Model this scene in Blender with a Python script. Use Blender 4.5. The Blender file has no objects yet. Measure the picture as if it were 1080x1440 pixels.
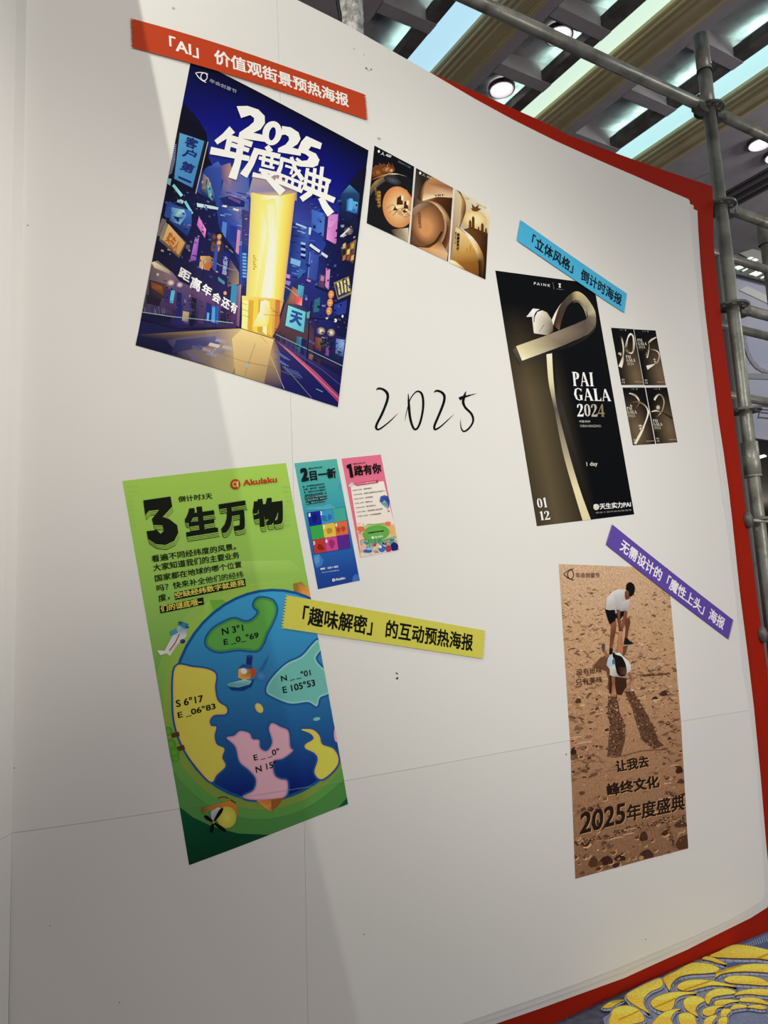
import bpy, bmesh, math, random
import numpy as np
from mathutils import Vector, Matrix
from mathutils.geometry import tessellate_polygon

random.seed(7)
SC = bpy.context.scene
COL = SC.collection
S = 1.8                      # metres per survey unit
HC = 0.7137                  # eye height in survey units
F_PX, PITCH, ROLL = 1090.98, 0.14353, 0.05066

# ---------------------------------------------------------------- camera, light, exposure
cam_d = bpy.data.cameras.new('camera')
cam = bpy.data.objects.new('camera', cam_d); COL.objects.link(cam)
cam_d.sensor_fit = 'VERTICAL'; cam_d.sensor_height = 24.0; cam_d.lens = F_PX / 1440 * 24
cam_d.clip_start = 0.05; cam_d.clip_end = 200
cam.matrix_world = (Matrix.Translation((0, 0, HC * S)) @ Matrix.Rotation(math.pi / 2 + PITCH, 4, 'X')
                    @ Matrix.Rotation(-ROLL, 4, 'Z'))
SC.camera = cam
vs = SC.view_settings
vs.view_transform = 'Standard'; vs.look = 'None'; vs.gamma = 1.0; vs.use_curve_mapping = False
vs.exposure = 0.0

w = bpy.data.worlds.new('hall_ambient'); SC.world = w; w.use_nodes = True
w.node_tree.nodes['Background'].inputs[0].default_value = (1.0, 0.87, 0.855, 1)
w.node_tree.nodes['Background'].inputs[1].default_value = 0.23

def lamp(name, kind, loc, target, energy, color=(1, 1, 1), size=0.1, angle=60, blend=1.0):
    ld = bpy.data.lights.new(name, kind); lo = bpy.data.objects.new(name, ld); COL.objects.link(lo)
    ld.energy = energy; ld.color = color
    if kind == 'AREA':
        ld.shape = 'DISK'; ld.size = size
    else:
        ld.shadow_soft_size = size
    if kind == 'SPOT':
        ld.spot_size = math.radians(angle); ld.spot_blend = blend
    lo.location = loc
    lo.rotation_euler = (Vector(target) - Vector(loc)).to_track_quat('-Z', 'Y').to_euler()
    return lo

# ---------------------------------------------------------------- survey of the place
KN = np.linspace(0, 2.4, 8)
TH = np.array([0.3925, 0.5736, 0.6029, 0.5854, 0.5375, 0.5223, 0.507, 0.4918])
FS = np.linspace(0, 1.72, 1721)
_th = np.interp(FS, KN, TH); _tm = (_th[1:] + _th[:-1]) / 2
FX = np.concatenate([[0], np.cumsum(np.cos(_tm) * 0.001)]) - 0.47838
FY = np.concatenate([[0], np.cumsum(np.sin(_tm) * 0.001)]) + 1.0
FA = np.arctan2(FX, FY)
CB, SB = math.cos(math.radians(31.3)), math.sin(math.radians(31.3))

def ray(px, py):
    a = (px - 540) / F_PX; b = -(py - 720) / F_PX
    cr, sr = math.cos(ROLL), math.sin(ROLL)
    u = a * cr + b * sr; v = -a * sr + b * cr
    cp, sp = math.cos(PITCH), math.sin(PITCH)
    return u, cp - v * sp, sp + v * cp

def wall_sz(px, py, off=0.0):
    """a sighting on the board -> distance along the board, height over eye level"""
    x, y, z = ray(px, py)
    s = float(np.interp(math.atan2(x, y), FA, FS)); Y = float(np.interp(s, FS, FY))
    q = off + lean(z * Y / y)
    if q:
        ox, oy = FX - np.sin(_th) * q, FY + np.cos(_th) * q
        s = float(np.interp(math.atan2(x, y), np.arctan2(ox, oy), FS)); Y = float(np.interp(s, FS, oy))
    return s, z * Y / y
def lean(z):
    """slight inward tilt, added so the lower panels catch less light"""
    return max(0.0, -0.2315 - z) * 0.036

def on_height(px, py, h):
    x, y, z = ray(px, py); k = h / z
    return x * k, y * k

def on_depth(px, py, Y):
    x, y, z = ray(px, py); k = Y / y
    return x * k, Y, z * k

def on_row(px, py, off=0.0):
    """sighting on the vertical plane of the scaffold row (off = survey units behind it)"""
    x, y, z = ray(px, py)
    nx, ny = -SB, CB
    c = nx * 0.922 + ny * 1.905 + off
    k = c / (nx * x + ny * y)
    return x * k, y * k, z * k

STEP = 0.02
def board_pt(s, z, off=0.0):
    """board coordinates -> metres; off in survey units, positive = behind the front face"""
    i = math.floor(s / STEP); t = s / STEP - i; off += lean(z)
    def nd(k):
        q = k * STEP
        x = float(np.interp(q, FS, FX)); y = float(np.interp(q, FS, FY)); th = float(np.interp(q, KN, TH))
        if q < 0:
            x += q * math.cos(TH[0]); y += q * math.sin(TH[0])
        return x - math.sin(th) * off, y + math.cos(th) * off
    a, b = nd(i), nd(i + 1)
    return Vector(((a[0] + (b[0] - a[0]) * t) * S, (a[1] + (b[1] - a[1]) * t) * S, (z + HC) * S))

def M(x, y, z):
    return Vector((x * S, y * S, (z + HC) * S))

# ---------------------------------------------------------------- materials
def lin(c):
    c = c / 255.0
    return c / 12.92 if c <= 0.04045 else ((c + 0.055) / 1.055) ** 2.4
def L3(c):
    return tuple(lin(v) for v in c)

def mat(name, color, rough=0.6, metal=0.0, spec=0.3, noise=None, bump=None, emit=None):
    m = bpy.data.materials.new(name); m.use_nodes = True
    nt = m.node_tree; b = nt.nodes['Principled BSDF']
    b.inputs['Base Color'].default_value = (*color, 1); b.inputs['Roughness'].default_value = rough
    b.inputs['Metallic'].default_value = metal; b.inputs['Specular IOR Level'].default_value = spec
    tc = nt.nodes.new('ShaderNodeTexCoord')
    if noise:
        scale, c2, lo, hi = noise
        n = nt.nodes.new('ShaderNodeTexNoise'); n.inputs['Scale'].default_value = scale; n.inputs['Detail'].default_value = 6
        r = nt.nodes.new('ShaderNodeValToRGB')
        r.color_ramp.elements[0].position = lo; r.color_ramp.elements[0].color = (*color, 1)
        r.color_ramp.elements[1].position = hi; r.color_ramp.elements[1].color = (*c2, 1)
        nt.links.new(tc.outputs['Object'], n.inputs['Vector']); nt.links.new(n.outputs['Fac'], r.inputs[0])
        nt.links.new(r.outputs[0], b.inputs['Base Color'])
    if bump:
        n = nt.nodes.new('ShaderNodeTexNoise'); n.inputs['Scale'].default_value = bump[0]; n.inputs['Detail'].default_value = 4
        bp = nt.nodes.new('ShaderNodeBump'); bp.inputs['Strength'].default_value = bump[1]; bp.inputs['Distance'].default_value = 0.01
        nt.links.new(tc.outputs['Object'], n.inputs['Vector']); nt.links.new(n.outputs['Fac'], bp.inputs['Height'])
        nt.links.new(bp.outputs[0], b.inputs['Normal'])
    if emit:
        b.inputs['Emission Color'].default_value = (*emit[0], 1); b.inputs['Emission Strength'].default_value = emit[1]
    return m

def ink_mat(name, rough=0.6, spec=0.06, grain=0.0, gscale=300):
    """printed colours, stored per corner of the print"""
    m = bpy.data.materials.new(name); m.use_nodes = True
    nt = m.node_tree; b = nt.nodes['Principled BSDF']
    at = nt.nodes.new('ShaderNodeVertexColor'); at.layer_name = 'Col'
    out = at.outputs['Color']
    if grain:
        tc = nt.nodes.new('ShaderNodeTexCoord'); n = nt.nodes.new('ShaderNodeTexNoise')
        n.inputs['Scale'].default_value = gscale; n.inputs['Detail'].default_value = 5
        mr = nt.nodes.new('ShaderNodeMapRange'); mr.inputs['From Min'].default_value = 0.3; mr.inputs['From Max'].default_value = 0.7
        mr.inputs['To Min'].default_value = 1 - grain; mr.inputs['To Max'].default_value = 1 + grain
        mx = nt.nodes.new('ShaderNodeVectorMath'); mx.operation = 'SCALE'
        nt.links.new(tc.outputs['Object'], n.inputs['Vector']); nt.links.new(n.outputs['Fac'], mr.inputs['Value'])
        nt.links.new(out, mx.inputs[0]); nt.links.new(mr.outputs[0], mx.inputs['Scale'])
        out = mx.outputs[0]
    nt.links.new(out, b.inputs['Base Color'])
    b.inputs['Roughness'].default_value = rough; b.inputs['Specular IOR Level'].default_value = spec
    return m

WHITE = mat('white_board', (0.80, 0.792, 0.745), 0.62, spec=0.22, bump=(3.0, 0.015))
LAYER = mat('page_layer_card', (0.77, 0.762, 0.725), 0.65, spec=0.2)
RED = mat('red_cover', (0.36, 0.017, 0.006), 0.65, spec=0.05)
STEEL = mat('galvanised_steel', (0.39, 0.395, 0.335), 0.38, metal=0.30, spec=0.5, noise=(9, (0.20, 0.202, 0.172), 0.45, 0.68), bump=(30, 0.25))
STEEL_D = mat('dull_cast_steel', (0.22, 0.22, 0.20), 0.5, metal=0.4, noise=(14, (0.11, 0.11, 0.105), 0.4, 0.65))
CEIL = mat('grey_ceiling_paint', (0.42, 0.385, 0.40), 0.7, spec=0.2, noise=(6, (0.48, 0.445, 0.45), 0.35, 0.7))
COFFER = mat('stained_coffer_plaster', (0.52, 0.54, 0.52), 0.65, spec=0.25, noise=(5, (0.27, 0.285, 0.28), 0.48, 0.66))
DARK = mat('dark_recess', (0.035, 0.034, 0.034), 0.7)
LIP = mat('shaded_brown_lip', (0.16, 0.15, 0.135), 0.7, noise=(8, (0.10, 0.095, 0.085), 0.4, 0.6))  # shade on the unlit lip face is put into its darker colour
GOLD = mat('olive_gold_moulding', (0.56, 0.475, 0.265), 0.5, spec=0.35, noise=(4, (0.48, 0.41, 0.23), 0.4, 0.7))
PLASTIC = mat('clear_plastic_film', (0.62, 0.62, 0.58), 0.16, spec=0.8, bump=(60, 0.8), noise=(40, (0.28, 0.27, 0.25), 0.4, 0.6))
BLACKRUB = mat('black_cable', (0.01, 0.01, 0.01), 0.5)
INK = ink_mat('poster_ink')
TAPEINK = ink_mat('tape_ink', 0.6, 0.1)
SANDINK = ink_mat('sand_print_ink', 0.6, 0.06, grain=0.28, gscale=170)

# ---------------------------------------------------------------- object helpers
def link(o, parent=None, label=None, cat=None, group=None, kind=None):
    COL.objects.link(o)
    if parent: o.parent = parent
    if label: o['label'] = label
    if cat: o['category'] = cat
    if group: o['group'] = group
    if kind: o['kind'] = kind
    return o
def empty(name, loc, label, cat, group=None, kind=None):
    o = bpy.data.objects.new(name, None); o.location = loc; o.empty_display_size = 0.05
    return link(o, None, label, cat, group, kind)
def mesh_obj(name, bm, m, parent=None, smooth=False, **kw):
    me = bpy.data.meshes.new(name); 
    if parent is not None and parent.location.length > 0:
        bmesh.ops.translate(bm, verts=bm.verts, vec=-parent.location)
    bm.to_mesh(me); bm.free(); me.materials.append(m)
    if smooth:
        for p in me.polygons: p.use_smooth = True
    return link(bpy.data.objects.new(name, me), parent, **kw)
def tube(bm, a, b, r, n=20, r2=None, cap=True):
    a, b = Vector(a), Vector(b); d = b - a
    q = d.to_track_quat('Z', 'Y').to_matrix().to_4x4(); q.translation = (a + b) / 2
    bmesh.ops.create_cone(bm, cap_ends=cap, cap_tris=False, segments=n, radius1=r, radius2=r if r2 is None else r2, depth=d.length, matrix=q)
def box(bm, mtx, sx, sy, sz):
    return bmesh.ops.create_cube(bm, size=1, matrix=mtx @ Matrix.Diagonal((sx, sy, sz, 1)))
def prism(bm, loop, hgt_vec, holes=()):
    """extrude a flat polygon (list of Vector) along a vector"""
    loops = [list(loop)] + [list(h) for h in holes]
    tris = tessellate_polygon(loops); pts = [p for l in loops for p in l]
    va = [bm.verts.new(p) for p in pts]; vb = [bm.verts.new(p + hgt_vec) for p in pts]
    for t in tris:
        bm.faces.new([va[i] for i in t]); bm.faces.new([vb[i] for i in reversed(t)])
    k = 0
    for l in loops:
        n = len(l)
        for i in range(n):
            j = (i + 1) % n
            bm.faces.new([va[k + i], va[k + j], vb[k + j], vb[k + i]])
        k += n
    bmesh.ops.recalc_face_normals(bm, faces=bm.faces)

def board_slab(pts, off, thick):
    """a sheet that follows the board: outline in board coordinates, front at off, thick survey units"""
    bm = bmesh.new(); co = bm
    tris = tessellate_polygon([[Vector((p[0], p[1], 0)) for p in pts]])
    v = [bm.verts.new((p[0], p[1], 0)) for p in pts]
    for t in tris:
        try: bm.faces.new([v[i] for i in t])
        except ValueError: pass
    bmesh.ops.dissolve_limit(bm, angle_limit=0.01, verts=bm.verts, edges=bm.edges)
    bmesh.ops.bisect_plane(bm, geom=bm.verts[:] + bm.edges[:] + bm.faces[:], plane_co=(0, -0.2315, 0), plane_no=(0, 1, 0))
    lo, hi = min(p[0] for p in pts), max(p[0] for p in pts)
    for k in range(math.floor(lo / STEP) + 1, math.ceil(hi / STEP)):
        bmesh.ops.bisect_plane(bm, geom=bm.verts[:] + bm.edges[:] + bm.faces[:], plane_co=(k * STEP, 0, 0), plane_no=(1, 0, 0))
    bm.normal_update()
    for f in bm.faces:
        if f.normal.z < 0: f.normal_flip()
    ret = bmesh.ops.extrude_face_region(bm, geom=bm.faces[:])
    for e in ret['geom']:
        if isinstance(e, bmesh.types.BMVert): e.co.z = -1
    for vv in bm.verts:
        o = off + (thick if vv.co.z < -0.5 else 0)
        vv.co = board_pt(vv.co.x, vv.co.y, o)
    bmesh.ops.recalc_face_normals(bm, faces=bm.faces)
    return bm

# ================================================================ THE HALL
# ---- carpet: base floor with its woven motif
bm = bmesh.new()
vsq = [bm.verts.new((x * S, y * S, 0)) for x, y in ((-4, -3), (7, -3), (7, 10), (-4, 10))]
bm.faces.new(vsq)
CARPET = mat('blue_grey_carpet', (0.10, 0.115, 0.185), 0.95, spec=0.05, noise=(40, (0.155, 0.165, 0.215), 0.4, 0.6), bump=(400, 0.6))
floor = mesh_obj('floor', bm, CARPET, kind='structure')

# ---- ceiling: survey along (a) and across (b) the beams, at height H over eye level
H = 2.3
def ce(b, a, up=0.0):
    b *= H; a *= H
    return M(b * CB - a * SB, b * SB + a * CB, H + up)
A0, A1 = -0.6, 2.4
def ext(bm, prof, a0=A0, a1=A1):
    """sweep an open profile of (b, up) along the beams"""
    p0 = [bm.verts.new(ce(b, a0, u)) for b, u in prof]; p1 = [bm.verts.new(ce(b, a1, u)) for b, u in prof]
    for i in range(len(prof) - 1):
        bm.faces.new([p0[i], p0[i + 1], p1[i + 1], p1[i]])
def cbox(bm, b0, b1, a0, a1, u0, u1):
    v = [bm.verts.new(ce(b, a, u)) for u in (u0, u1) for b, a in ((b0, a0), (b1, a0), (b1, a1), (b0, a1))]
    for f in ((0, 3, 2, 1), (4, 5, 6, 7), (0, 1, 5, 4), (1, 2, 6, 5), (2, 3, 7, 6), (3, 0, 4, 7)):
        bm.faces.new([v[i] for i in f])

bm = bmesh.new()
# plain slab above everything and the flat ceiling beyond the last beam
cbox(bm, -1.2, 1.44, A0, A1, 0.30, 0.34)
cbox(bm, 1.437, 3.6, -2.0, 2.6, 0.0, 0.05)
cbox(bm, -1.2, 0.60, A0, A1, 0.0, 0.05)
ceiling = mesh_obj('ceiling', bm, CEIL, kind='structure')

bays = [(0.600, 0.622, 0.706, 0.728, 0.785, 0.861, 0.944), (0.861, 0.885, 0.984, 1.009, 1.050, 1.131, 0.816),
        (1.131, 1.158, 1.262, 1.291, 1.348, 1.437, 0.754)]
STRIP_COL = [(0.50, 0.80, 0.95), (0.72, 0.93, 0.76), (0.55, 0.90, 0.92)]
for i, (m0, c0, c1, s0, s1, g1, rib0) in enumerate(bays):
    # margin, ribs and stepped ledges of the coffers
    bm = bmesh.new()
    cbox(bm, m0, c0, A0, A1, 0.0, 0.12)
    PITCHR, RW = 0.150, 0.024
    k0 = math.floor((A0 - rib0) / PITCHR)
    for k in range(k0, k0 + 22):
        a = rib0 + k * PITCHR
        cbox(bm, c0 - 0.001, s0 - 0.0005, a, a + RW, 0.0, 0.12)
        cbox(bm, c0 - 0.001, c1 - 0.006, a + RW, a + RW + 0.010, 0.022, 0.12)
        cbox(bm, c0 - 0.001, c1 - 0.012, a + RW + 0.010, a + RW + 0.018, 0.040, 0.12)
    mesh_obj('trim_%d' % (i + 1), bm, CEIL, kind='structure')
    bm = bmesh.new(); ext(bm, [(c0, 0.02), (c0 + 0.002, 0.060), (c0 + 0.014, 0.068), (c1 - 0.020, 0.082), (s0 - 0.004, 0.098), (s0, 0.12)])
    mesh_obj('ceiling_coffer', bm, COFFER, kind='structure')
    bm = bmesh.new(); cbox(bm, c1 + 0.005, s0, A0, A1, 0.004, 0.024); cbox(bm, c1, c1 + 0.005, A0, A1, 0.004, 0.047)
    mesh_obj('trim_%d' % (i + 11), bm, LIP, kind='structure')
    # light trough: a luminous diffuser and the tube hidden behind the dark lip
    t = empty('cove_light', ce((s0 + s1) / 2, 0.9, 0.02),
              ['long pale blue lit cove strip at the far top left of the ceiling', 'long greenish white lit cove strip, middle one between the gold beams',
               'long cyan lit cove strip beside the last gold beam above the upright pole'][i], 'ceiling light', 'cove light strips')
    bm = bmesh.new(); cbox(bm, s0, s1, A0, A1, 0.012, 0.03)
    dm = mat('lit_diffuser', STRIP_COL[i], 0.6, emit=(STRIP_COL[i], 0.86))
    mesh_obj('diffuser', bm, dm, t)
    bm = bmesh.new(); cbox(bm, c1 + 0.009, s0 - 0.003, A0, A1, 0.028, 0.036)
    mesh_obj('tube', bm, mat('lit_tube', (0.7, 0.95, 0.9), 0.5, emit=((0.66, 0.95, 0.88), 9.0)), t)
    # moulded gold beam
    W = g1 - s1
    def gp(t_, u): return (s1 + W * t_, u)
    prof = [gp(0, 0.03), gp(0, -0.004), gp(.03, -0.010), gp(.06, -0.010), gp(.08, -0.022), gp(.12, -0.024), gp(.14, -0.018), gp(.19, -0.034),
            gp(.23, -0.036), gp(.25, -0.030), gp(.30, -0.046), gp(.33, -0.046), gp(.34, -0.038), gp(.60, -0.038), gp(.61, -0.046), gp(.65, -0.046),
            gp(.68, -0.030), gp(.72, -0.036), gp(.78, -0.034), gp(.80, -0.020), gp(.86, -0.024), gp(.90, -0.012), gp(.96, -0.010), gp(1, -0.002), gp(1, 0.03)]
    bm = bmesh.new(); ext(bm, prof)
    mesh_obj('trim_%d' % (i + 21), bm, GOLD, kind='structure')

# recessed downlights
GLOW = mat('lit_lamp_face', (1, 1, 1), 0.5, emit=((1.0, 0.97, 0.99), 3.0))
RIMW = mat('white_downlight_rim', (0.78, 0.70, 0.72), 0.5, emit=((1.0, 0.86, 0.9), 0.35))
RIMD = mat('dark_downlight_trim', (0.10, 0.085, 0.085), 0.5)
def downlight(b, a, up, label, r=0.0235):
    k_ = (H + up) / H; b *= k_; a *= k_
    o = empty('recessed_downlight', ce(b, a, up), label, 'ceiling light', 'recessed downlights')
    c = ce(b, a, up); r = r * H * S
    bm = bmesh.new(); n = 32
    rings = [(r * 1.0, -0.030), (r * 0.97, -0.040), (r * 0.92, -0.036), (r * 0.80, -0.004)]
    vv = [[bm.verts.new(c + Vector((math.cos(q * 2 * math.pi / n) * rr, math.sin(q * 2 * math.pi / n) * rr, zz))) for q in range(n)] for rr, zz in rings]
    for x in range(3):
        for q in range(n):
            bm.faces.new([vv[x][q], vv[x][(q + 1) % n], vv[x + 1][(q + 1) % n], vv[x + 1][q]])
    mesh_obj('reflector', bm, RIMW, o, smooth=True)
    bm = bmesh.new(); tube(bm, c + Vector((0, 0, -0.006)), c + Vector((0, 0, 0.004)), r * 0.81, 32)
    mesh_obj('lamp', bm, GLOW, o)
    bm = bmesh.new(); tube(bm, c + Vector((0, 0, -0.034)), c + Vector((0, 0, 0.001)), r * 1.10, 32, cap=False)
    tube(bm, c + Vector((0, 0, -0.0335)), c + Vector((0, 0, -0.033)), r * 1.10, 32, r2=r, cap=False)
    mesh_obj('trim_ring', bm, RIMD, o)
    return o
DL = 0.068
downlight(0.925, 1.013, DL, 'round lit ceiling downlight in a coffer just above the red edge strip')
downlight(0.925, 0.859, DL, 'round lit ceiling downlight half hidden behind the upper scaffold pipe')
downlight(1.547, 0.891, 0.0, 'round lit ceiling downlight in plain grey ceiling, right of the upright pole')
downlight(1.625, 0.903, 0.0, 'round lit ceiling downlight cut off by the right picture border')
# linear air slot
t = empty('slot_diffuser', ce(1.72, 0.9, 0), 'long black triple-slot air diffuser in the plain grey ceiling', 'air vent')
p1 = on_height(1023.7, 271, H); p2 = on_height(1080, 240, H)
bq = (p1[0] * CB + p1[1] * SB) / H
for k in range(3):
    bm = bmesh.new(); cbox(bm, bq + k * 0.030 - 0.004, bq + k * 0.030 + (0.006 if k != 1 else 0.010), -0.4, 1.5, -0.010, 0.0)
    mesh_obj('slot', bm, DARK, t)
bm = bmesh.new(); cbox(bm, bq - 0.010, bq + 0.076, -0.4, 1.5, -0.005, 0.0)
mesh_obj('vent_plate', bm, mat('grey_vent_plate', (0.11, 0.10, 0.10), 0.6), t)

# ---- far end of the hall
FARW = mat('far_wall_grey', (0.10, 0.095, 0.095), 0.8, noise=(2, (0.13, 0.12, 0.12), 0.4, 0.6))
BROWN = mat('brown_door_wood', (0.075, 0.045, 0.018), 0.5, noise=(6, (0.10, 0.062, 0.026), 0.4, 0.6))
YF = 4.6
zb = on_depth(1060, 616, YF)[2]
bm = bmesh.new(); box(bm, Matrix.Translation(M(3.2, YF + 0.06, (zb + H) / 2)), 7.0 * S, 0.1 * S, (H - zb) * S)
mesh_obj('wall_far', bm, FARW, kind='structure')
bm = bmesh.new(); box(bm, Matrix.Translation(M(3.2, YF + 2.2, zb + 0.03)), 7.0 * S, 4.2 * S, 0.06 * S)
mesh_obj('ceiling_lobby', bm, mat('lobby_soffit', (0.10, 0.095, 0.092), 0.8), kind='structure')
bm = bmesh.new(); box(bm, Matrix.Translation(M(3.2, YF + 4.2, 0.2)), 7.0 * S, 0.1 * S, 2.0 * S)
mesh_obj('wall_lobby', bm, BROWN, kind='structure')
# ---------------------------------------------------------------- unseen fill lamps, added to shape the brightness of the board
K1 = lamp('fill_spot_far_right', 'SPOT', M(1.8, -1.4, 1.7), board_pt(1.38, 0.0), 340, (1.0, 0.98, 0.97), 0.10, 30, 1.0)
K2 = lamp('fill_spot_right', 'SPOT', M(1.8, -1.6, 1.9), board_pt(1.12, 0.0), 150, (1.0, 1.0, 0.95), 0.10, 38, 1.0)
K3 = lamp('fill_spot_upper_left', 'SPOT', M(1.2, -1.5, 2.0), board_pt(0.20, 1.05), 370, (1.0, 0.965, 0.92), 0.10, 40, 1.0)
K4 = lamp('fill_spot_spine', 'SPOT', M(2.4, 0.0, 1.7), M(-0.76, 0.70, 0.26), 660, (1.0, 0.94, 0.88), 0.10, 23, 1.0)
K5 = lamp('fill_wash', 'SPOT', M(1.9, 0.2, 2.1), board_pt(1.3, -0.4), 40, (1.0, 0.97, 0.92), 0.15, 64, 1.0)
K6 = lamp('fill_spot_centre', 'SPOT', M(1.6, -2.0, 1.7), board_pt(0.72, 0.30), 505, (1.0, 1.0, 0.92), 0.10, 22, 1.0)
UP = lamp('floor_bounce_fill', 'AREA', M(2.6, -0.6, -0.55), M(1.6, 2.2, 2.3), 140, (1.0, 0.93, 0.90), 2.6)  # fill lamp standing in for light bounced off the floor
BACK = lamp('back_fill_area', 'AREA', M(3.2, 2.6, 2.0), M(2.2, 4.6, 1.2), 75, (0.97, 0.98, 1.0), 1.0)  # fill lamp added to brighten the hoarding and far wall
LOBBY = lamp('lobby_fill', 'POINT', M(3.4, 7.6, 0.75), M(3.4, 8, 0), 60, (1.0, 0.9, 0.75), 0.3)  # fill lamp added to light the brown lobby wall
# unseen flood and flap, added to throw the long slanting shadow line
_A, _B = board_pt(0.14, 1.06), board_pt(0.47, -0.576)
FL = _A + Vector((-0.30, -0.95, 0)) * S + (_A - _B) * 0.6
FLOOD = lamp('added_flood', 'SPOT', FL, board_pt(0.65, -0.25), 330, (1.0, 1.0, 0.88), 0.0005, 78, 1.0)
# ---- far cornice of lit louvre panels over the printed hoarding
t = empty('louvre_light', M(2.2, YF - 0.15, 1.9), 'far row of small lit slanted louvre panels above the pale blue hoarding', 'ceiling light')
LV = mat('lit_louvre', (0.8, 0.9, 0.8), 0.5, emit=((0.78, 0.9, 0.74), 0.62))
def quad_at(bm, pts, Y, thick=0.02):
    P = [M(*on_depth(px, py, Y)) for px, py in pts]
    prism(bm, P, Vector((0, thick, 0)))
for q in [[(1033, 375), (1041, 373), (1046, 376), (1038, 379)], [(1044, 380), (1051, 377), (1052, 378), (1046, 381)],
          [(1054, 385), (1063, 381), (1066, 382), (1058, 386)], [(1059, 386), (1068, 382), (1072, 384), (1064, 388)],
          [(1049, 364), (1056, 361), (1060, 362), (1053, 366)], [(1054, 367), (1062, 363), (1067, 365), (1059, 369)],
          [(1007, 385), (1013, 381), (1013, 383), (1007, 387)], [(1008, 389), (1014, 386), (1014, 389), (1008, 392)],
          [(1009, 405), (1014, 402), (1014, 404), (1009, 407)], [(1010, 409), (1014, 407), (1014, 410), (1010, 412)],
          [(1070, 390), (1079, 386), (1081, 387), (1072, 391)]]:
    bm = bmesh.new(); quad_at(bm, q, YF - 0.16); mesh_obj('louvre', bm, LV, t)
bm = bmesh.new(); quad_at(bm, [(1000, 372), (1030, 360), (1100, 385), (1100, 402), (1040, 386), (1016, 384), (1014, 430), (1000, 430)], YF - 0.14, 0.03)
mesh_obj('louvre_housing', bm, mat('louvre_housing_grey', (0.13, 0.125, 0.115), 0.7), t)
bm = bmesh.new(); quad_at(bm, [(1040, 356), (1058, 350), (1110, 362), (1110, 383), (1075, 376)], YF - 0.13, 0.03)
mesh_obj('louvre_housing', bm, mat('louvre_housing_lit', (0.30, 0.31, 0.28), 0.7), t)  # lighter copy of the housing grey, its lit look put into the colour

# ---- printed hoarding, pale blue with grey arcs
t = empty('hoarding', M(2.3, YF - 0.1, zb), 'pale blue printed hoarding with grey arc lines far behind the scaffold', 'hoarding')
bm = bmesh.new(); quad_at(bm, [(1013, 370), (1036, 378), (1200, 440), (1230, 640), (1062, 616), (1012, 608)], YF - 0.10, 0.05)
HM = mat('hoarding_print', (0.40, 0.42, 0.52), 0.7, spec=0.1, noise=(1.6, (0.47, 0.48, 0.52), 0.4, 0.6))
mesh_obj('panel', bm, HM, t)
GA = mat('hoarding_grey_line', (0.30, 0.30, 0.32), 0.7, spec=0.1)
bm = bmesh.new()
arc = [(1047, 470), (1048, 482), (1052, 496), (1058, 508), (1066, 517), (1076, 522), (1090, 524)]
for i in range(len(arc) - 1):
    (x0, y0), (x1, y1) = arc[i], arc[i + 1]
    quad_at(bm, [(x0 - 2.6, y0 + 1), (x0 + 2.6, y0 - 1), (x1 + 2.0, y1 - 2.2), (x1 - 2.0, y1 + 2.2)], YF - 0.107, 0.008)
quad_at(bm, [(1046, 525), (1100, 525), (1100, 534), (1046, 532)], YF - 0.107, 0.008)
mesh_obj('arc_line', bm, GA, t)
PB = mat('hoarding_pale_band', (0.60, 0.61, 0.58), 0.7, spec=0.1)
bm = bmesh.new(); quad_at(bm, [(1040, 408), (1050, 402), (1100, 425), (1100, 436), (1074, 424)], YF - 0.106, 0.007); mesh_obj('pale_band', bm, PB, t)
DG = mat('hoarding_drawn_line', (0.16, 0.16, 0.17), 0.7, spec=0.1)
bm = bmesh.new()
for yy in (569.5, 574, 578.5):
    quad_at(bm, [(1066, yy), (1095, yy + 3), (1095, yy + 4), (1066, yy + 1)], YF - 0.107, 0.008)
quad_at(bm, [(1068, 586), (1095, 588.5), (1095, 589.5), (1068, 587)], YF - 0.107, 0.008)
quad_at(bm, [(1066, 588), (1068, 580), (1068.8, 580), (1067, 588)], YF - 0.107, 0.008)
mesh_obj('drawn_line', bm, DG, t)
# lobby lights seen under the hoarding
for nm, q, lb in (('a', [(1066, 642), (1075, 640), (1078, 642), (1068, 645)], 'small lit panel in the lobby soffit under the hoarding'),
                  ('b', [(1043, 670), (1048, 669), (1050, 670), (1045, 672)], 'tiny lit panel in the lobby soffit, seen between red edge and pole')):
    P = []
    for px, py in q:
        x, y = on_height(px, py, zb - 0.004); P.append(M(x, y, zb - 0.004))
    bm = bmesh.new(); prism(bm, P, Vector((0, 0, 0.006)))
    tt = empty('lobby_light', P[0], lb, 'ceiling light')
    mesh_obj('panel', bm, GLOW, tt)

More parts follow.
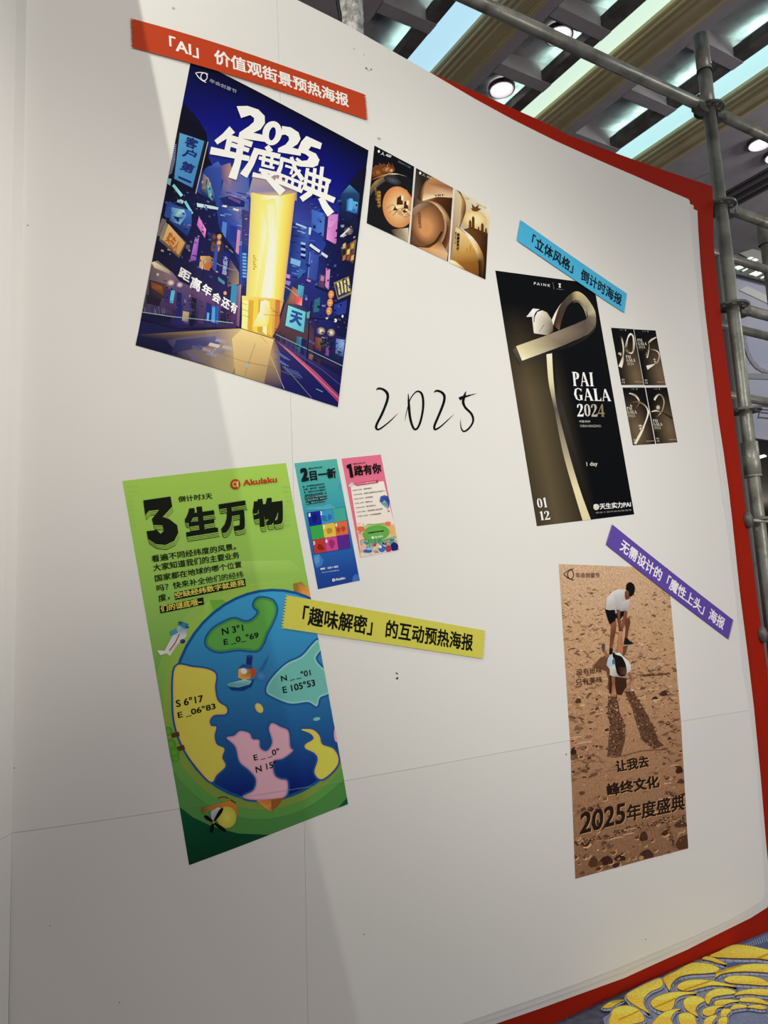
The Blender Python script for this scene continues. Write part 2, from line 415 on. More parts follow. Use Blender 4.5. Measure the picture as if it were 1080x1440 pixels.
# ================================================================ THE DISPLAY BOARD
TOP = [(0.0, 1.052), (0.2, 1.060)] + [wall_sz(x, y) for x, y in ((418, 0), (478, 30), (520, 53.5), (560, 76.5), (605, 102), (667, 138.5), (720, 167.5), (780, 197.5), (830, 220), (890, 246), (940, 268), (968, 280))]
FRONT = [(970, 283), (971, 313), (976.7, 369), (982, 424), (988, 480), (994, 535), (1001, 595), (1007, 640), (1014, 691), (1019, 722), (1033, 830), (1044, 941),
         (1054.6, 1003), (1065, 1095), (1071, 1180), (1075.4, 1248), (1075.4, 1260), (1070, 1268), (1026.7, 1294), (967, 1320.7), (878.5, 1357.8), (789.6, 1391.9), (760, 1402), (640, 1443)]
OUTER = [(980.3, 292.8), (981.6, 320), (985, 370), (991, 435), (996, 476), (1004, 539), (1010, 588), (1017.4, 635.6), (1025, 691), (1030, 735), (1040, 830), (1052, 925), (1061, 1003), (1070, 1095),
         (1077, 1180), (1084, 1250), (1085, 1266), (1079, 1276.5), (1056, 1291), (967, 1335.5), (878.5, 1375.5), (790, 1407.5), (760, 1418.5), (640, 1460)]
JX, JZ, G = 0.387, -0.2315, 0.0002
def clip_poly(poly, ax, val, keep_less):
    out = []
    for i in range(len(poly)):
        a, b = poly[i], poly[(i + 1) % len(poly)]
        ina = (a[ax] < val) == keep_less; inb = (b[ax] < val) == keep_less
        if ina: out.append(a)
        if ina != inb:
            t_ = (val - a[ax]) / (b[ax] - a[ax]); out.append((a[0] + (b[0] - a[0]) * t_, a[1] + (b[1] - a[1]) * t_))
    return out
def shut(L): return L + [(0.5, L[-1][1]), (0.0, L[-1][1])]
outline = TOP + shut([wall_sz(x, y) for x, y in FRONT])
wall = empty('display_board', board_pt(0.75, -HC, 0.02), 'huge white curved display board with red border, carrying all the posters', 'display board', kind='thing')
for sl in (True, False):
    for zl in (False, True):
        p = clip_poly(clip_poly(outline, 0, JX - G if sl else JX + G, sl), 1, JZ - G if zl else JZ + G, zl)
        mesh_obj('page_panel', board_slab(p, 0.0, 0.004), WHITE, wall)
for k in (0, 1):
    mid = [((fx + ox) / 2, (fy + oy) / 2) if k == 0 else (ox, oy) for (fx, fy), (ox, oy) in zip(FRONT, OUTER)]
    o_ = 0.005 + 0.006 * k; edge = [wall_sz(x, y, o_) for x, y in mid]
    ol = [(s, z - 0.005 - 0.003 * k) for s, z in TOP[:-1]] + [(edge[0][0], TOP[-1][1] - 0.008 - 0.006 * k)] + shut(edge[1:])
    mesh_obj('page_layer', board_slab(ol, o_, 0.003), LAYER, wall)
# red cover board behind the pages
rc = [(0.0, 1.03)] + [wall_sz(x, y, 0.018) for x, y in ((575, 88), (600, 99.5), (680, 134), (760, 169.5), (800, 190), (890, 224), (950, 245), (1002, 262),
      (1004, 348), (1016, 464), (1032, 583), (1054, 760), (1066, 850), (1079, 940))] + [(1.592, -0.30), (1.592, -HC), (0.0, -HC)]
mesh_obj('red_cover', board_slab(rc, 0.018, 0.010), RED, wall)
# left page: runs from the spine towards the viewer
lp = [Vector((-0.4784, 1.0)), Vector((-0.4772, 0.968)), Vector((-0.484, 0.93)), Vector((-0.51, 0.86)), Vector((-0.56, 0.74)), Vector((-0.63, 0.58)), Vector((-0.72, 0.40)), Vector((-0.82, 0.22))]
for z0, z1 in ((JZ + G, 1.054), (-0.645, JZ - G)):
    bm = bmesh.new()
    f = [[bm.verts.new(M(p.x, p.y, z)) for z in (z0, z1)] for p in lp]
    g = [[bm.verts.new(M(p.x - 0.01, p.y + 0.002, z)) for z in (z0, z1)] for p in lp]
    for i in range(len(lp) - 1):
        bm.faces.new([f[i][0], f[i][1], f[i + 1][1], f[i + 1][0]]); bm.faces.new([g[i][0], g[i + 1][0], g[i + 1][1], g[i][1]])
        for e in (0, 1): bm.faces.new([f[i][e], f[i + 1][e], g[i + 1][e], g[i][e]])
    for i in (0, -1): bm.faces.new([f[i][0], f[i][1], g[i][1], g[i][0]])
    bmesh.ops.recalc_face_normals(bm, faces=bm.faces)
    mesh_obj('left_page', bm, WHITE, wall)

# ================================================================ THE SCAFFOLD
PR = 0.0170 * S
ZR = [1.317 - 0.277 * k for k in range(8)]
RD = Vector((CB, SB, 0))          # along the row
def on_pole(base, z): return M(base[0], base[1], z)
def ring_plate(c, r=0.070, th=0.010):
    bm = bmesh.new(); n = 40
    outer = [c + Vector((math.cos(2 * math.pi * q / n) * r, math.sin(2 * math.pi * q / n) * r, -th / 2)) for q in range(n)]
    holes = []
    for k in range(8):
        a = k * math.pi / 4 + 0.54; hc = c + Vector((math.cos(a) * r * 0.74, math.sin(a) * r * 0.74, -th / 2)); hr = r * (0.17 if k % 2 else 0.13)
        holes.append([hc + Vector((math.cos(-2 * math.pi * q / 10) * hr * 1.2, math.sin(-2 * math.pi * q / 10) * hr, 0)) for q in range(10)])
    holes.append([c + Vector((math.cos(-2 * math.pi * q / 20) * PR, math.sin(-2 * math.pi * q / 20) * PR, -th / 2)) for q in range(20)])
    prism(bm, outer, Vector((0, 0, th)), holes)
    return bm
def pole(base, ztop, label, rings=True, lean=(0, 0), mtl=None, sleeves=(), grp='upright scaffold poles'):
    o = empty('scaffold_pole', M(base[0], base[1], -HC), label, 'scaffold pole', grp)
    bm = bmesh.new(); tube(bm, M(base[0], base[1], -HC), M(base[0], base[1], ztop), PR * 0.93, 28)
    mesh_obj('tube', bm, mtl or STEEL, o, smooth=False)
    for z0, z1, k in sleeves:
        bm = bmesh.new(); tube(bm, M(base[0], base[1], z0), M(base[0], base[1], z1), PR * k, 28)
        tube(bm, M(base[0], base[1], z0), M(base[0], base[1], z0 + 0.004), PR * k * 1.03, 28)
        sl = mesh_obj('sleeve', bm, mtl or STEEL, o)
        for dz, aa in ((0.35, -1.9), (0.65, -0.7)):
            bm = bmesh.new(); c = M(base[0], base[1], z0 + (z1 - z0) * dz); d = Vector((math.cos(aa), math.sin(aa), 0)) * PR * k
            tube(bm, c + d * 0.98, c + d * 1.01, 0.006, 12)
            mesh_obj('pin_hole', bm, DARK, sl)
    if rings:
        for z in ZR:
            mesh_obj('ring_plate', ring_plate(M(base[0], base[1], z)), STEEL_D, o)
    return o
def shade_auto(o):
    for p in o.data.polygons:
        p.use_smooth = len(p.vertices) == 4
def ledger(base, z, d0, d1, label, r=0.0150, heads=True, name='scaffold_ledger', mtl=None):
    """horizontal tube of the row from d0 to d1 (survey units along the row from a base point)"""
    c0 = M(base[0], base[1], z) + RD * d0 * S; c1 = M(base[0], base[1], z) + RD * d1 * S
    o = empty(name, c0, label, 'scaffold pipe', 'horizontal scaffold pipes')
    off = 0.055
    u = (c1 - c0).normalized()
    bm = bmesh.new(); tube(bm, c0 + u * off, c1 - u * off, r * S, 24)
    shade_auto(mesh_obj('tube', bm, mtl or STEEL, o))
    if heads:
        for c, sgn in ((c0, 1), (c1, -1)):
            bm = bmesh.new(); e = u * sgn
            side = Vector((-e.y, e.x, 0)); mt = Matrix((( e.x, side.x, 0, 0), (e.y, side.y, 0, 0), (0, 0, 1, 0), (0, 0, 0, 1)))
            mt.translation = c + e * 0.062 + Vector((0, 0, 0.022)); box(bm, mt, 0.060, 0.046, 0.022)
            mt.translation = c + e * 0.062 + Vector((0, 0, -0.024)); box(bm, mt, 0.060, 0.046, 0.026)
            mt.translation = c + e * 0.088 + Vector((0, 0, 0)); box(bm, mt, 0.030, 0.052, 0.068)
            bmesh.ops.bevel(bm, geom=bm.edges[:], offset=0.004, segments=1, affect='EDGES')
            hd = mesh_obj('ledger_head', bm, STEEL_D, o)
            bm = bmesh.new()
            mt.translation = c + e * 0.050 + Vector((0, 0, 0.012)); box(bm, mt @ Matrix.Rotation(0.08, 4, 'Y'), 0.024, 0.007, 0.165)
            mesh_obj('wedge_pin', bm, STEEL, hd)
    return o
B0 = (0.922, 1.905)
zt = on_row(988.7, 53)[2]
for o in [pole(B0, zt - 0.02, 'steel ring-plate scaffold pole standing tall against the right end of the red cover',
               sleeves=((zt - 0.105, zt, 1.12), (on_row(1058, 671)[2], on_row(1050, 622)[2], 1.20), (1.317 + 0.012, 1.317 + 0.10, 1.03)))]:
    for c in o.children: 
        if c.name.startswith(('tube', 'sleeve')): shade_auto(c)
def along(px, py):
    x, y, z = on_row(px, py)
    return (x - B0[0]) * CB + (y - B0[1]) * SB
dl = along(494, 25)
bxl, byl, _ = on_row(494, 25, 0.03); BL = (bxl, byl)
pl = pole(BL, 1.9, 'scaffold pole wrapped in clear film rising behind the top edge of the white wall', rings=True)
for c in pl.children:
    if c.name.startswith('tube'): shade_auto(c)
bm = bmesh.new(); n = 26; zz = [1.0 + 0.012 * k for k in range(76)]
rows = []
for k, z in enumerate(zz):
    c = M(BL[0], BL[1], z)
    rows.append([bm.verts.new(c + Vector((math.cos(2 * math.pi * q / n), math.sin(2 * math.pi * q / n), 0)) * (PR * (1.12 + 0.16 * random.random() + 0.22 * max(0, math.sin(q * 0.9 + k * 0.05)) * (1 if k < 34 else 0.4))))
                 for q in range(n)])
for k in range(len(rows) - 1):
    for q in range(n): bm.faces.new([rows[k][q], rows[k][(q + 1) % n], rows[k + 1][(q + 1) % n], rows[k + 1][q]])
mesh_obj('film_wrap', bm, PLASTIC, pl, label='crumpled clear film wrap')
# black cable beside the wrapped pole
bm = bmesh.new()
pts = [M(*on_row(x, y, -0.03)) for x, y in ((472, -60), (473.5, -20), (475, 5), (478, 20), (478.6, 28), (477, 45), (474, 90))]
for a, b in zip(pts, pts[1:]): tube(bm, a, b, 0.0065, 10)
mesh_obj('cable', bm, BLACKRUB, label='black cable hanging beside the film-wrapped scaffold pole', cat='cable')

ledger(B0, ZR[0], dl, 0, 'upper scaffold pipe crossing the ceiling from the film-wrapped pole to the upright pole')
ledger(B0, ZR[0], 0, 0.9, 'upper scaffold pipe running right from the topmost ring of the upright pole')
ledger(B0, ZR[1], 0, 0.9, 'scaffold pipe running right from the ring level with the red cover top corner', r=0.0140)
ledger(B0, ZR[2], 0, 0.9, 'scaffold pipe running right from the ring in front of the pale blue hoarding top', r=0.0140)
OFFB = 0.18
def back(px, py):
    x, y, z = on_row(px, py, OFFB); return x, y, z
bx, by, _ = back(1075, 330)
BB = (bx, by)
pb = pole(BB, back(1073, 309)[2], 'grey scaffold pole of the back row at the right picture border, beyond the first pipes', rings=False,
          sleeves=((back(1075, 344)[2], back(1073, 318)[2], 1.2),))
bx2, by2, _ = back(1064, 800)
pole((bx2, by2), 1.05, 'pale grey scaffold pole of the back row glimpsed between red edge and the upright pole', rings=False,
     mtl=mat('pale_zinc', (0.36, 0.36, 0.35), 0.5, metal=0.4))
def dist(px, py):
    x, y, z = back(px, py); return (x - BB[0]) * CB + (y - BB[1]) * SB
for (px, py), lb in (((1042, 367.5), 'back-row scaffold pipe crossing behind the upright pole under the louvre lights'),
                     ((1042.5, 464), 'back-row scaffold pipe crossing behind the upright pole across the hoarding middle'),
                     ((1055, 561), 'back-row scaffold pipe crossing behind the upright pole near the hoarding foot')):
    ledger(BB, back(px, py)[2], dist(px, py) - 0.45, 0.8, lb, r=0.0125, heads=False)
# coupler and thin tie rods at the lower rings
def tie(py, px, label):
    x, y, z = on_row(px, py, -0.02)
    c = M(x, y, z)
    o = empty('tie_rod', c, label, 'tie rod', 'thin tie rods')
    bm = bmesh.new(); tube(bm, c - RD * 0.02, c + RD * 0.6, 0.0075, 14); shade_auto(mesh_obj('rod', bm, STEEL, o))
    bm = bmesh.new(); bmesh.ops.create_uvsphere(bm, u_segments=20, v_segments=12, radius=0.026, matrix=Matrix.Translation(c - RD * 0.03) @ Matrix.Diagonal((0.8, 1, 1.35, 1)))
    mesh_obj('nut', bm, STEEL_D, o, smooth=True)
    return o
tie(732, 1058, 'thin steel tie rod with round nut beside the middle of the red edge')
tie(892, 1078, 'thin steel tie rod poking out right of the red edge, lower of the two')
# ---- body of the added flood, out of view, with its shadow-casting flap
fl = empty('added_flood_lamp', FL + Vector((0, 0, 0.15)), 'added black flood lamp and flap shaping the slanting shadow, beyond the left picture border', 'flood lamp')
_mid = (_A + _B) / 2; _d = (_mid - FL).normalized()
_e0, _e1 = (_A + (_A - _B) * 0.4 - FL).normalized(), (_B + (_B - _A) * 1.5 - FL).normalized()
_n = _e0.cross(_e1).normalized()
if _n.dot(board_pt(1.2, 0.2) - FL) > 0: _n = -_n
bm = bmesh.new(); prism(bm, [FL + _e0 * 0.30, FL + _e1 * 0.30, FL + _e1 * 0.30 + _n * 0.6, FL + _e0 * 0.30 + _n * 0.6], _d * 0.002)
mesh_obj('shadow_flap', bm, DARK, fl)
_axis = (board_pt(0.95, 0.15) - FL).normalized()
bm = bmesh.new(); tube(bm, FL - _axis * 0.16, FL - _axis * 0.012, 0.06, 24); mesh_obj('housing', bm, DARK, fl)
bm = bmesh.new(); tube(bm, FL - _axis * 0.1, M(FL.x / S, FL.y / S, H + 0.01), 0.012, 12); mesh_obj('hanger', bm, DARK, fl)
# ================================================================ PRINTS ON THE BOARD
# Every print is laid out in board coordinates (distance along the board, height) and then bent onto it.
INKF = 1.10
_cm = [1.0, 0.0, 0.0]
def view(scale, ox, oy): _cm[:] = [scale, ox, oy]
def bz(p): return wall_sz(p[0] / _cm[0] + _cm[1], p[1] / _cm[0] + _cm[2])
def hexc(h, k=None):
    if isinstance(h, str):
        h = h.lstrip('#'); h = tuple(int(h[i:i + 2], 16) for i in (0, 2, 4))
    return tuple(min(0.92, lin(v) * (k or INKF)) for v in h)
def mixc(a, b, t): return tuple(a[i] + (b[i] - a[i]) * t for i in range(3))
def spline(pts, closed=True, n=6):
    P = list(pts); N = len(P); out = []
    for i in range(N if closed else N - 1):
        p0, p1 = (P[i - 1] if closed or i > 0 else P[0]), P[i]
        p2 = P[(i + 1) % N]; p3 = P[(i + 2) % N] if closed or i + 2 < N else P[-1]
        for k in range(n):
            t = k / n
            out.append(tuple(0.5 * ((2 * b) + (-a + c) * t + (2 * a - 5 * b + 4 * c - d) * t * t + (-a + 3 * b - 3 * c + d) * t ** 3)
                             for a, b, c, d in zip(p0, p1, p2, p3)))
    if not closed: out.append(tuple(P[-1]))
    return out

class Print:
    """flat coloured shapes, painted in order"""
    def __init__(self, cap=0): self.V = []; self.C = []; self.F = []; self.lv = 0; self.cap = cap
    def _add(self, sz, cols, faces):
        self.lv = self.lv + 1 if not self.cap or self.lv < self.cap else 1; b = len(self.V)
        self.V += [(p[0], p[1], self.lv) for p in sz]; self.C += cols
        self.F += [tuple(b + i for i in f) for f in faces]
    def poly_sz(self, pts, col, holes=()):
        loops = [[Vector((p[0], p[1], 0)) for p in l] for l in [pts] + list(holes)]
        flat = [p for l in loops for p in l]
        try: tris = tessellate_polygon(loops)
        except Exception: return
        cols = [col] * len(flat) if not isinstance(col, list) else col
        self._add([(p.x, p.y) for p in flat], cols, tris)
    def poly(self, pts, col, smooth=0, holes=()):
        """outline in the current view; col may be one colour, or a list per corner"""
        if smooth: pts = spline(pts, True, smooth)
        c = hexc(col) if not isinstance(col, list) else [hexc(x) for x in col]
        self.poly_sz([bz(p) for p in pts], c, [[bz(p) for p in (spline(h, True, smooth) if smooth else h)] for h in holes])
    def rect(self, x, y, w_, h_, col): self.poly([(x, y), (x + w_, y), (x + w_, y + h_), (x, y + h_)], col)
    def ell(self, cx, cy, rx, ry, col, ang=0, n=28):
        ca, sa = math.cos(math.radians(ang)), math.sin(math.radians(ang))
        self.poly([(cx + rx * math.cos(t) * ca - ry * math.sin(t) * sa, cy + rx * math.cos(t) * sa + ry * math.sin(t) * ca)
                   for t in [2 * math.pi * k / n for k in range(n)]], col)
    def fade_ell(self, cx, cy, rx, ry, c0, c1, ang=0, n=28, rings=5):
        """ellipse whose printed colour runs from c0 (middle) to c1 (rim)"""
        ca, sa = math.cos(math.radians(ang)), math.sin(math.radians(ang)); a, b = hexc(c0), hexc(c1)
        pts, cols, faces = [bz((cx, cy))], [a], []
        for r in range(1, rings + 1):
            q = r / rings
            for k in range(n):
                t = 2 * math.pi * k / n
                pts.append(bz((cx + q * (rx * math.cos(t) * ca - ry * math.sin(t) * sa), cy + q * (rx * math.cos(t) * sa + ry * math.sin(t) * ca))))
                cols.append(mixc(a, b, q))
        for k in range(n): faces.append((0, 1 + k, 1 + (k + 1) % n))
        for r in range(rings - 1):
            for k in range(n):
                a0 = 1 + r * n + k; a1 = 1 + r * n + (k + 1) % n
                faces.append((a0, a1, a1 + n, a0 + n))
        self._add(pts, cols, faces)
    def band(self, L, R, cols, smooth=0, across=None):
        """a strip between two edges, one colour per station (or (left, right) pairs)"""
        if smooth:
            k = len(L); L = spline(L, False, smooth); R = spline(R, False, smooth)
            cc = []
            for i in range(len(L)):
                u = i / smooth; j = min(int(u), k - 2); t = u - j
                def m2(a, b):
                    return mixc(hexc(a), hexc(b), t)
                if isinstance(cols[0], tuple) and isinstance(cols[0][0], str):
                    cc.append((m2(cols[j][0], cols[j + 1][0]), m2(cols[j][1], cols[j + 1][1])))
                else: q = m2(cols[j], cols[j + 1]); cc.append((q, q))
        else:
            cc = [((hexc(c[0]), hexc(c[1])) if isinstance(c, tuple) and isinstance(c[0], str) else (hexc(c), hexc(c))) for c in cols]
        pts, cl, fc = [], [], []
        for i in range(len(L)):
            pts += [bz(L[i]), bz(R[i])]; cl += [cc[i][0], cc[i][1]]
            if i: fc.append((2 * i - 2, 2 * i - 1, 2 * i + 1, 2 * i))
        self._add(pts, cl, fc)
    def line(self, pts, w_, col, smooth=0, closed=False):
        """stroke; w_ a width or a width per point"""
        P = [(*p, (w_[i] if isinstance(w_, (list, tuple)) else w_)) for i, p in enumerate(pts)]
        if smooth: P = spline(P, closed, smooth)
        elif closed: P = P
        n = len(P); L, R = [], []
        for i in range(n):
            a = P[(i - 1) % n] if closed or i else P[i]; b = P[(i + 1) % n] if closed or i < n - 1 else P[i]
            dx, dy = b[0] - a[0], b[1] - a[1]; d = math.hypot(dx, dy) or 1
            h_ = max(P[i][2], 0.2) / 2
            L.append((P[i][0] - dy / d * h_, P[i][1] + dx / d * h_)); R.append((P[i][0] + dy / d * h_, P[i][1] - dx / d * h_))
        if closed: L.append(L[0]); R.append(R[0])
        c = hexc(col); pts2, fc = [], []
        for i in range(len(L)):
            pts2 += [bz(L[i]), bz(R[i])]
            if i: fc.append((2 * i - 2, 2 * i - 1, 2 * i + 1, 2 * i))
        self._add(pts2, [c] * len(pts2), fc)
    def text(self, body, bl, br, tl, col, bold=0.0, shear=0.0, fit=True):
        """lettering whose ink box has the given bottom-left, bottom-right and top-left corners"""
        self.text_sz(body, bz(bl), bz(br), bz(tl), hexc(col), bold)
    def text_sz(self, body, bl, br, tl, c, bold=0.0):
        V, F = glyphs(body)
        x0 = min(v[0] for v in V) - bold; x1 = max(v[0] for v in V) + bold; y0 = min(v[1] for v in V) - bold; y1 = max(v[1] for v in V) + bold
        ex = ((br[0] - bl[0]) / (x1 - x0), (br[1] - bl[1]) / (x1 - x0)); ey = ((tl[0] - bl[0]) / (y1 - y0), (tl[1] - bl[1]) / (y1 - y0))
        for dx, dy in (((0, 0),) if bold <= 0 else ((-1, -1), (1, -1), (-1, 1), (1, 1), (0, 0)) if bold < .03 else
                       ((-1, -1), (1, -1), (-1, 1), (1, 1), (0, 1), (0, -1), (1, 0), (-1, 0), (0, 0))):
            self._add([(bl[0] + ex[0] * (x + dx * bold - x0) + ey[0] * (y + dy * bold - y0), bl[1] + ex[1] * (x + dx * bold - x0) + ey[1] * (y + dy * bold - y0)) for x, y in V], [c] * len(V), F)
    def grid(self, rect, nu, nv, fn):
        """printed colour field over a whole sheet; fn(u, v) with v downwards"""
        pts, cl, fc = [], [], []
        for j in range(nv + 1):
            for i in range(nu + 1):
                pts.append(rect_pt(rect, i / nu, j / nv)); cl.append(fn(i / nu, j / nv))
        for j in range(nv):
            for i in range(nu):
                a = j * (nu + 1) + i; fc.append((a, a + 1, a + nu + 2, a + nu + 1))
        self._add(pts, cl, fc)
    def build(self, name, parent, m, base, rect=None, label=None, **kw):
        """bend onto the board; base = height of this part over the board in survey units"""
        bm = bmesh.new(); cl = bm.loops.layers.float_color.new('Col')
        top = max([v[2] for v in self.V] or [1]); eps = min(6e-6, 0.00017 / top)
        vs_ = [bm.verts.new(v) for v in self.V]
        for f in self.F:
            if len(set(f)) < 3: continue
            try: fa = bm.faces.new([vs_[i] for i in f])
            except ValueError: continue
            for lp_, i in zip(fa.loops, f): lp_[cl] = (*self.C[i], 1)
        def cut(co, no, clear):
            bmesh.ops.bisect_plane(bm, geom=bm.verts[:] + bm.edges[:] + bm.faces[:], plane_co=co, plane_no=no, clear_outer=clear, dist=1e-7)
        if rect:
            s, z, w_, h_, t = rect; c, sn = math.cos(t), math.sin(t)
            for du, dv in ((1, 0), (-1, 0), (0, 1), (0, -1)):
                no = Vector((du * c - dv * sn, du * sn + dv * c, 0)); d = (w_ if du else h_) / 2
                cut(Vector((s, z, 0)) + no * d, no, True)
        if not bm.verts: bm.free(); return None
        lo, hi = min(v.co.x for v in bm.verts), max(v.co.x for v in bm.verts)
        for k in range(math.floor(lo / STEP) + 1, math.ceil(hi / STEP)):
            cut((k * STEP, 0, 0), (1, 0, 0), False)
        cut((0, -0.2315, 0), (0, 1, 0), False)
        bm.normal_update()
        for f in bm.faces:
            if f.normal.z < 0: f.normal_flip()
        for v in bm.verts:
            v.co = board_pt(v.co.x, v.co.y, -(base + v.co.z * eps))
        if label: kw['label'] = label
        return mesh_obj(name, bm, m, parent, **kw)

_gc = {}
def glyphs(body):
    """outlines of a line of lettering in the built-in typeface"""
    k = body
    if k not in _gc:
        cu = bpy.data.curves.new('lettering', 'FONT'); cu.body = body; cu.size = 1; cu.resolution_u = 2 if len(body) > 12 else 4
        o = bpy.data.objects.new('lettering', cu); COL.objects.link(o)
        dg = bpy.context.evaluated_depsgraph_get(); me = bpy.data.meshes.new_from_object(o.evaluated_get(dg))
        _gc[k] = ([(v.co.x, v.co.y) for v in me.vertices], [tuple(p.vertices) for p in me.polygons])
        bpy.data.objects.remove(o); bpy.data.curves.remove(cu); bpy.data.meshes.remove(me)
    return _gc[k]
def rect_pt(r, u, v):
    s, z, w_, h_, t = r; x, y = (u - 0.5) * w_, (0.5 - v) * h_; c, sn = math.cos(t), math.sin(t)
    return s + x * c - y * sn, z + x * sn + y * c
def sheet(name, r, fn, label, cat, group=None, nu=1, nv=1, m=None, base=0.0002):
    p = Print(); p.grid(r, nu, nv, fn if callable(fn) else (lambda u, v: hexc(fn)))
    return p.build(name, None, m or INK, base, None, label, cat=cat, group=group)
B1 = 0.0005
# ---- strips of paper tape with pinked ends
def tape(r, col, label, text, tcol, u0, u1, vc, hgt, bold, spaces=()):
    p = Print(); n = 11; L, R = [], []
    for k in range(2 * n + 1):
        v = k / (2 * n); du = 0.0 if k % 2 == 0 else 0.013
        L.append((du, v)); R.append((1 - (0.013 - du), v))
    loop = R[::-1] + L
    p.poly_sz([rect_pt(r, u, v) for u, v in loop], hexc(col))
    o = p.build('tape_label', None, TAPEINK, 0.0019, None, label, cat='tape label', group='tape labels on the wall')
    q = Print()
    q.text_sz(text, rect_pt(r, u0, vc + hgt / 2), rect_pt(r, u1, vc + hgt / 2), rect_pt(r, u0, vc - hgt / 2), hexc(tcol), bold)
    q.build('lettering', o, TAPEINK, 0.00205)
    return o
tape((0.3513, 0.9132, 0.4171, 0.0491, 0.0332), 'b8401f', 'orange-red tape label with white lettering over the night city poster', '「AI」 价值观街景预热海报', 'efe9e2', 0.140, 0.905, 0.50, 0.52, 0.022)
tape((1.0708, 0.728, 0.3275, 0.0502, -0.3048), '4ab0d8', 'sky blue tape label with black lettering across the black ribbon poster corner', '「立体风格」 倒计时海报', '0c1018', 0.120, 0.955, 0.52, 0.58, 0.024)
tape((0.5565, -0.0088, 0.3972, 0.0493, -0.1801), 'ccc752', 'yellow tape label with black lettering stuck over the green globe poster edge', '「趣味解密」 的互动预热海报', '0e0e0c', 0.085, 0.930, 0.51, 0.60, 0.024)
tape((1.2844, 0.0537, 0.4228, 0.0486, -0.5253), '5f48a0', 'purple tape label with white lettering over the sandy beach poster', '无需设计的「魔性上头」海报', 'ece8f2', 0.095, 0.935, 0.51, 0.58, 0.022)

# ---- brush-written year
view(4.154, 480, 500)
num = empty('brush_written_year', board_pt(0.72, 0.33, 0.0), 'black brush-written 2025 in the bare middle of the white wall', 'wall lettering')
T2 = [((203, 203), 4), ((215, 193), 12), ((240, 196), 13), ((264, 215), 17), ((271, 242), 16), ((261, 282), 15), ((235, 345), 15), ((208, 398), 14), ((203, 423), 14), ((216, 432), 11), ((245, 415), 9), ((290, 378), 7), ((331, 336), 1)]
T0 = [((371, 382), 1), ((376, 350), 4), ((388, 300), 5), ((404, 252), 6), ((430, 217), 8), ((452, 210), 11), ((470, 226), 13), ((478, 270), 14), ((474, 330), 13), ((460, 390), 13), ((442, 427), 12), ((424, 428), 13), ((408, 392), 14), ((398, 340), 15), ((394, 285), 14), ((390, 222), 4)]
T2b = [((540, 217), 4), ((555, 206), 12), ((580, 212), 14), ((599, 230), 16), ((601, 258), 15), ((589, 300), 15), ((562, 365), 14), ((543, 412), 14), ((548, 432), 12), ((578, 416), 9), ((618, 380), 6), ((657, 343), 1)]
T5 = [((727, 210), 4), ((718, 238), 15), ((711, 272), 16), ((724, 304), 14), ((754, 334), 14), ((769, 364), 13), ((765, 396), 11), ((740, 430), 11), ((714, 443), 10), ((700, 424), 7), ((696, 395), 4), ((697, 372), 1)]
T5b = [((688, 254), 20), ((712, 243), 16), ((745, 234), 9), ((792, 221), 1)]
for st in ([T2], [T0], [T2b], [T5, T5b]):
    p = Print()
    for k in st: p.line([a for a, _ in k], [b for _, b in k], '0d0d0c', 5)
    p.build('digit', num, INK, 0.0003)
# scuffs left on the white board
view(1, 0, 0)
p = Print()
for x, y, a, b, c in ((515, 96, 1.8, 1.0, '55504a'), (522, 97.5, 1.2, 0.9, '6a655e'), (498, 69, 1.6, .7, 'a8a39a'), (512, 77, 1, .6, 'a09b92'), (533, 195, 2.6, 1.6, 'a9a59c'), (558, 947, 2.2, 1.2, '6d685f'), (558.5, 954, 1.6, 2.0, '45413b'),
                      (244, 12, 2.5, 2, 'b5b0a8'), (20, 1080, .9, .9, '5c5552'), (70, 1302, .8, .8, '6a6360'), (168, 1410, .9, .9, '5a5350'), (796, 1061, 1, 1, '4a4744'), (948, 827, .1, .1, '333333'), (39, 317, 1.2, 1, '8d857f'), (908, 1321, 1, .8, '8a867e'), (512, 1314, 1.3, .8, '8a857d')):
    p.ell(x, y, a, b, c, 30, 10)
p.line([(514, 96), (518, 99.5), (523, 98.5)], .5, '8d8880')
p.line([(556, 960), (558, 957), (560, 955)], 1.0, 'f2f0e8')
p.build('wall_stain', wall, INK, 0.0002, label='small dark scuffs and pin holes')
# ================================================================ POSTERS
R_BLUE = (0.3539, 0.6248, 0.3279, 0.4904, -0.1776)
R_T = [(0.6031, 0.766, 0.0887, 0.1578, -0.1598), (0.6948, 0.7503, 0.0886, 0.1580, -0.1600), (0.7866, 0.7347, 0.0880, 0.1585, -0.1602)]
R_BLACK = (1.0165, 0.4388, 0.2867, 0.5076, 0.1148)
R_F = [(1.2158, 0.5545, 0.0737, 0.1283, 0.12), (1.2905, 0.5631, 0.0733, 0.1286, 0.1215), (1.2338, 0.4219, 0.0738, 0.1280, 0.1224), (1.3096, 0.4312, 0.0732, 0.1276, 0.124)]
R_GREEN = (0.2958, -0.026, 0.2482, 0.5275, 0.163)
R_TWO = (0.4445, 0.1631, 0.0774, 0.1993, 0.1674)
R_ONE = (0.527, 0.1951, 0.078, 0.1624, 0.1672)
R_SAND = (1.1084, -0.1935, 0.3247, 0.575, -0.0261)

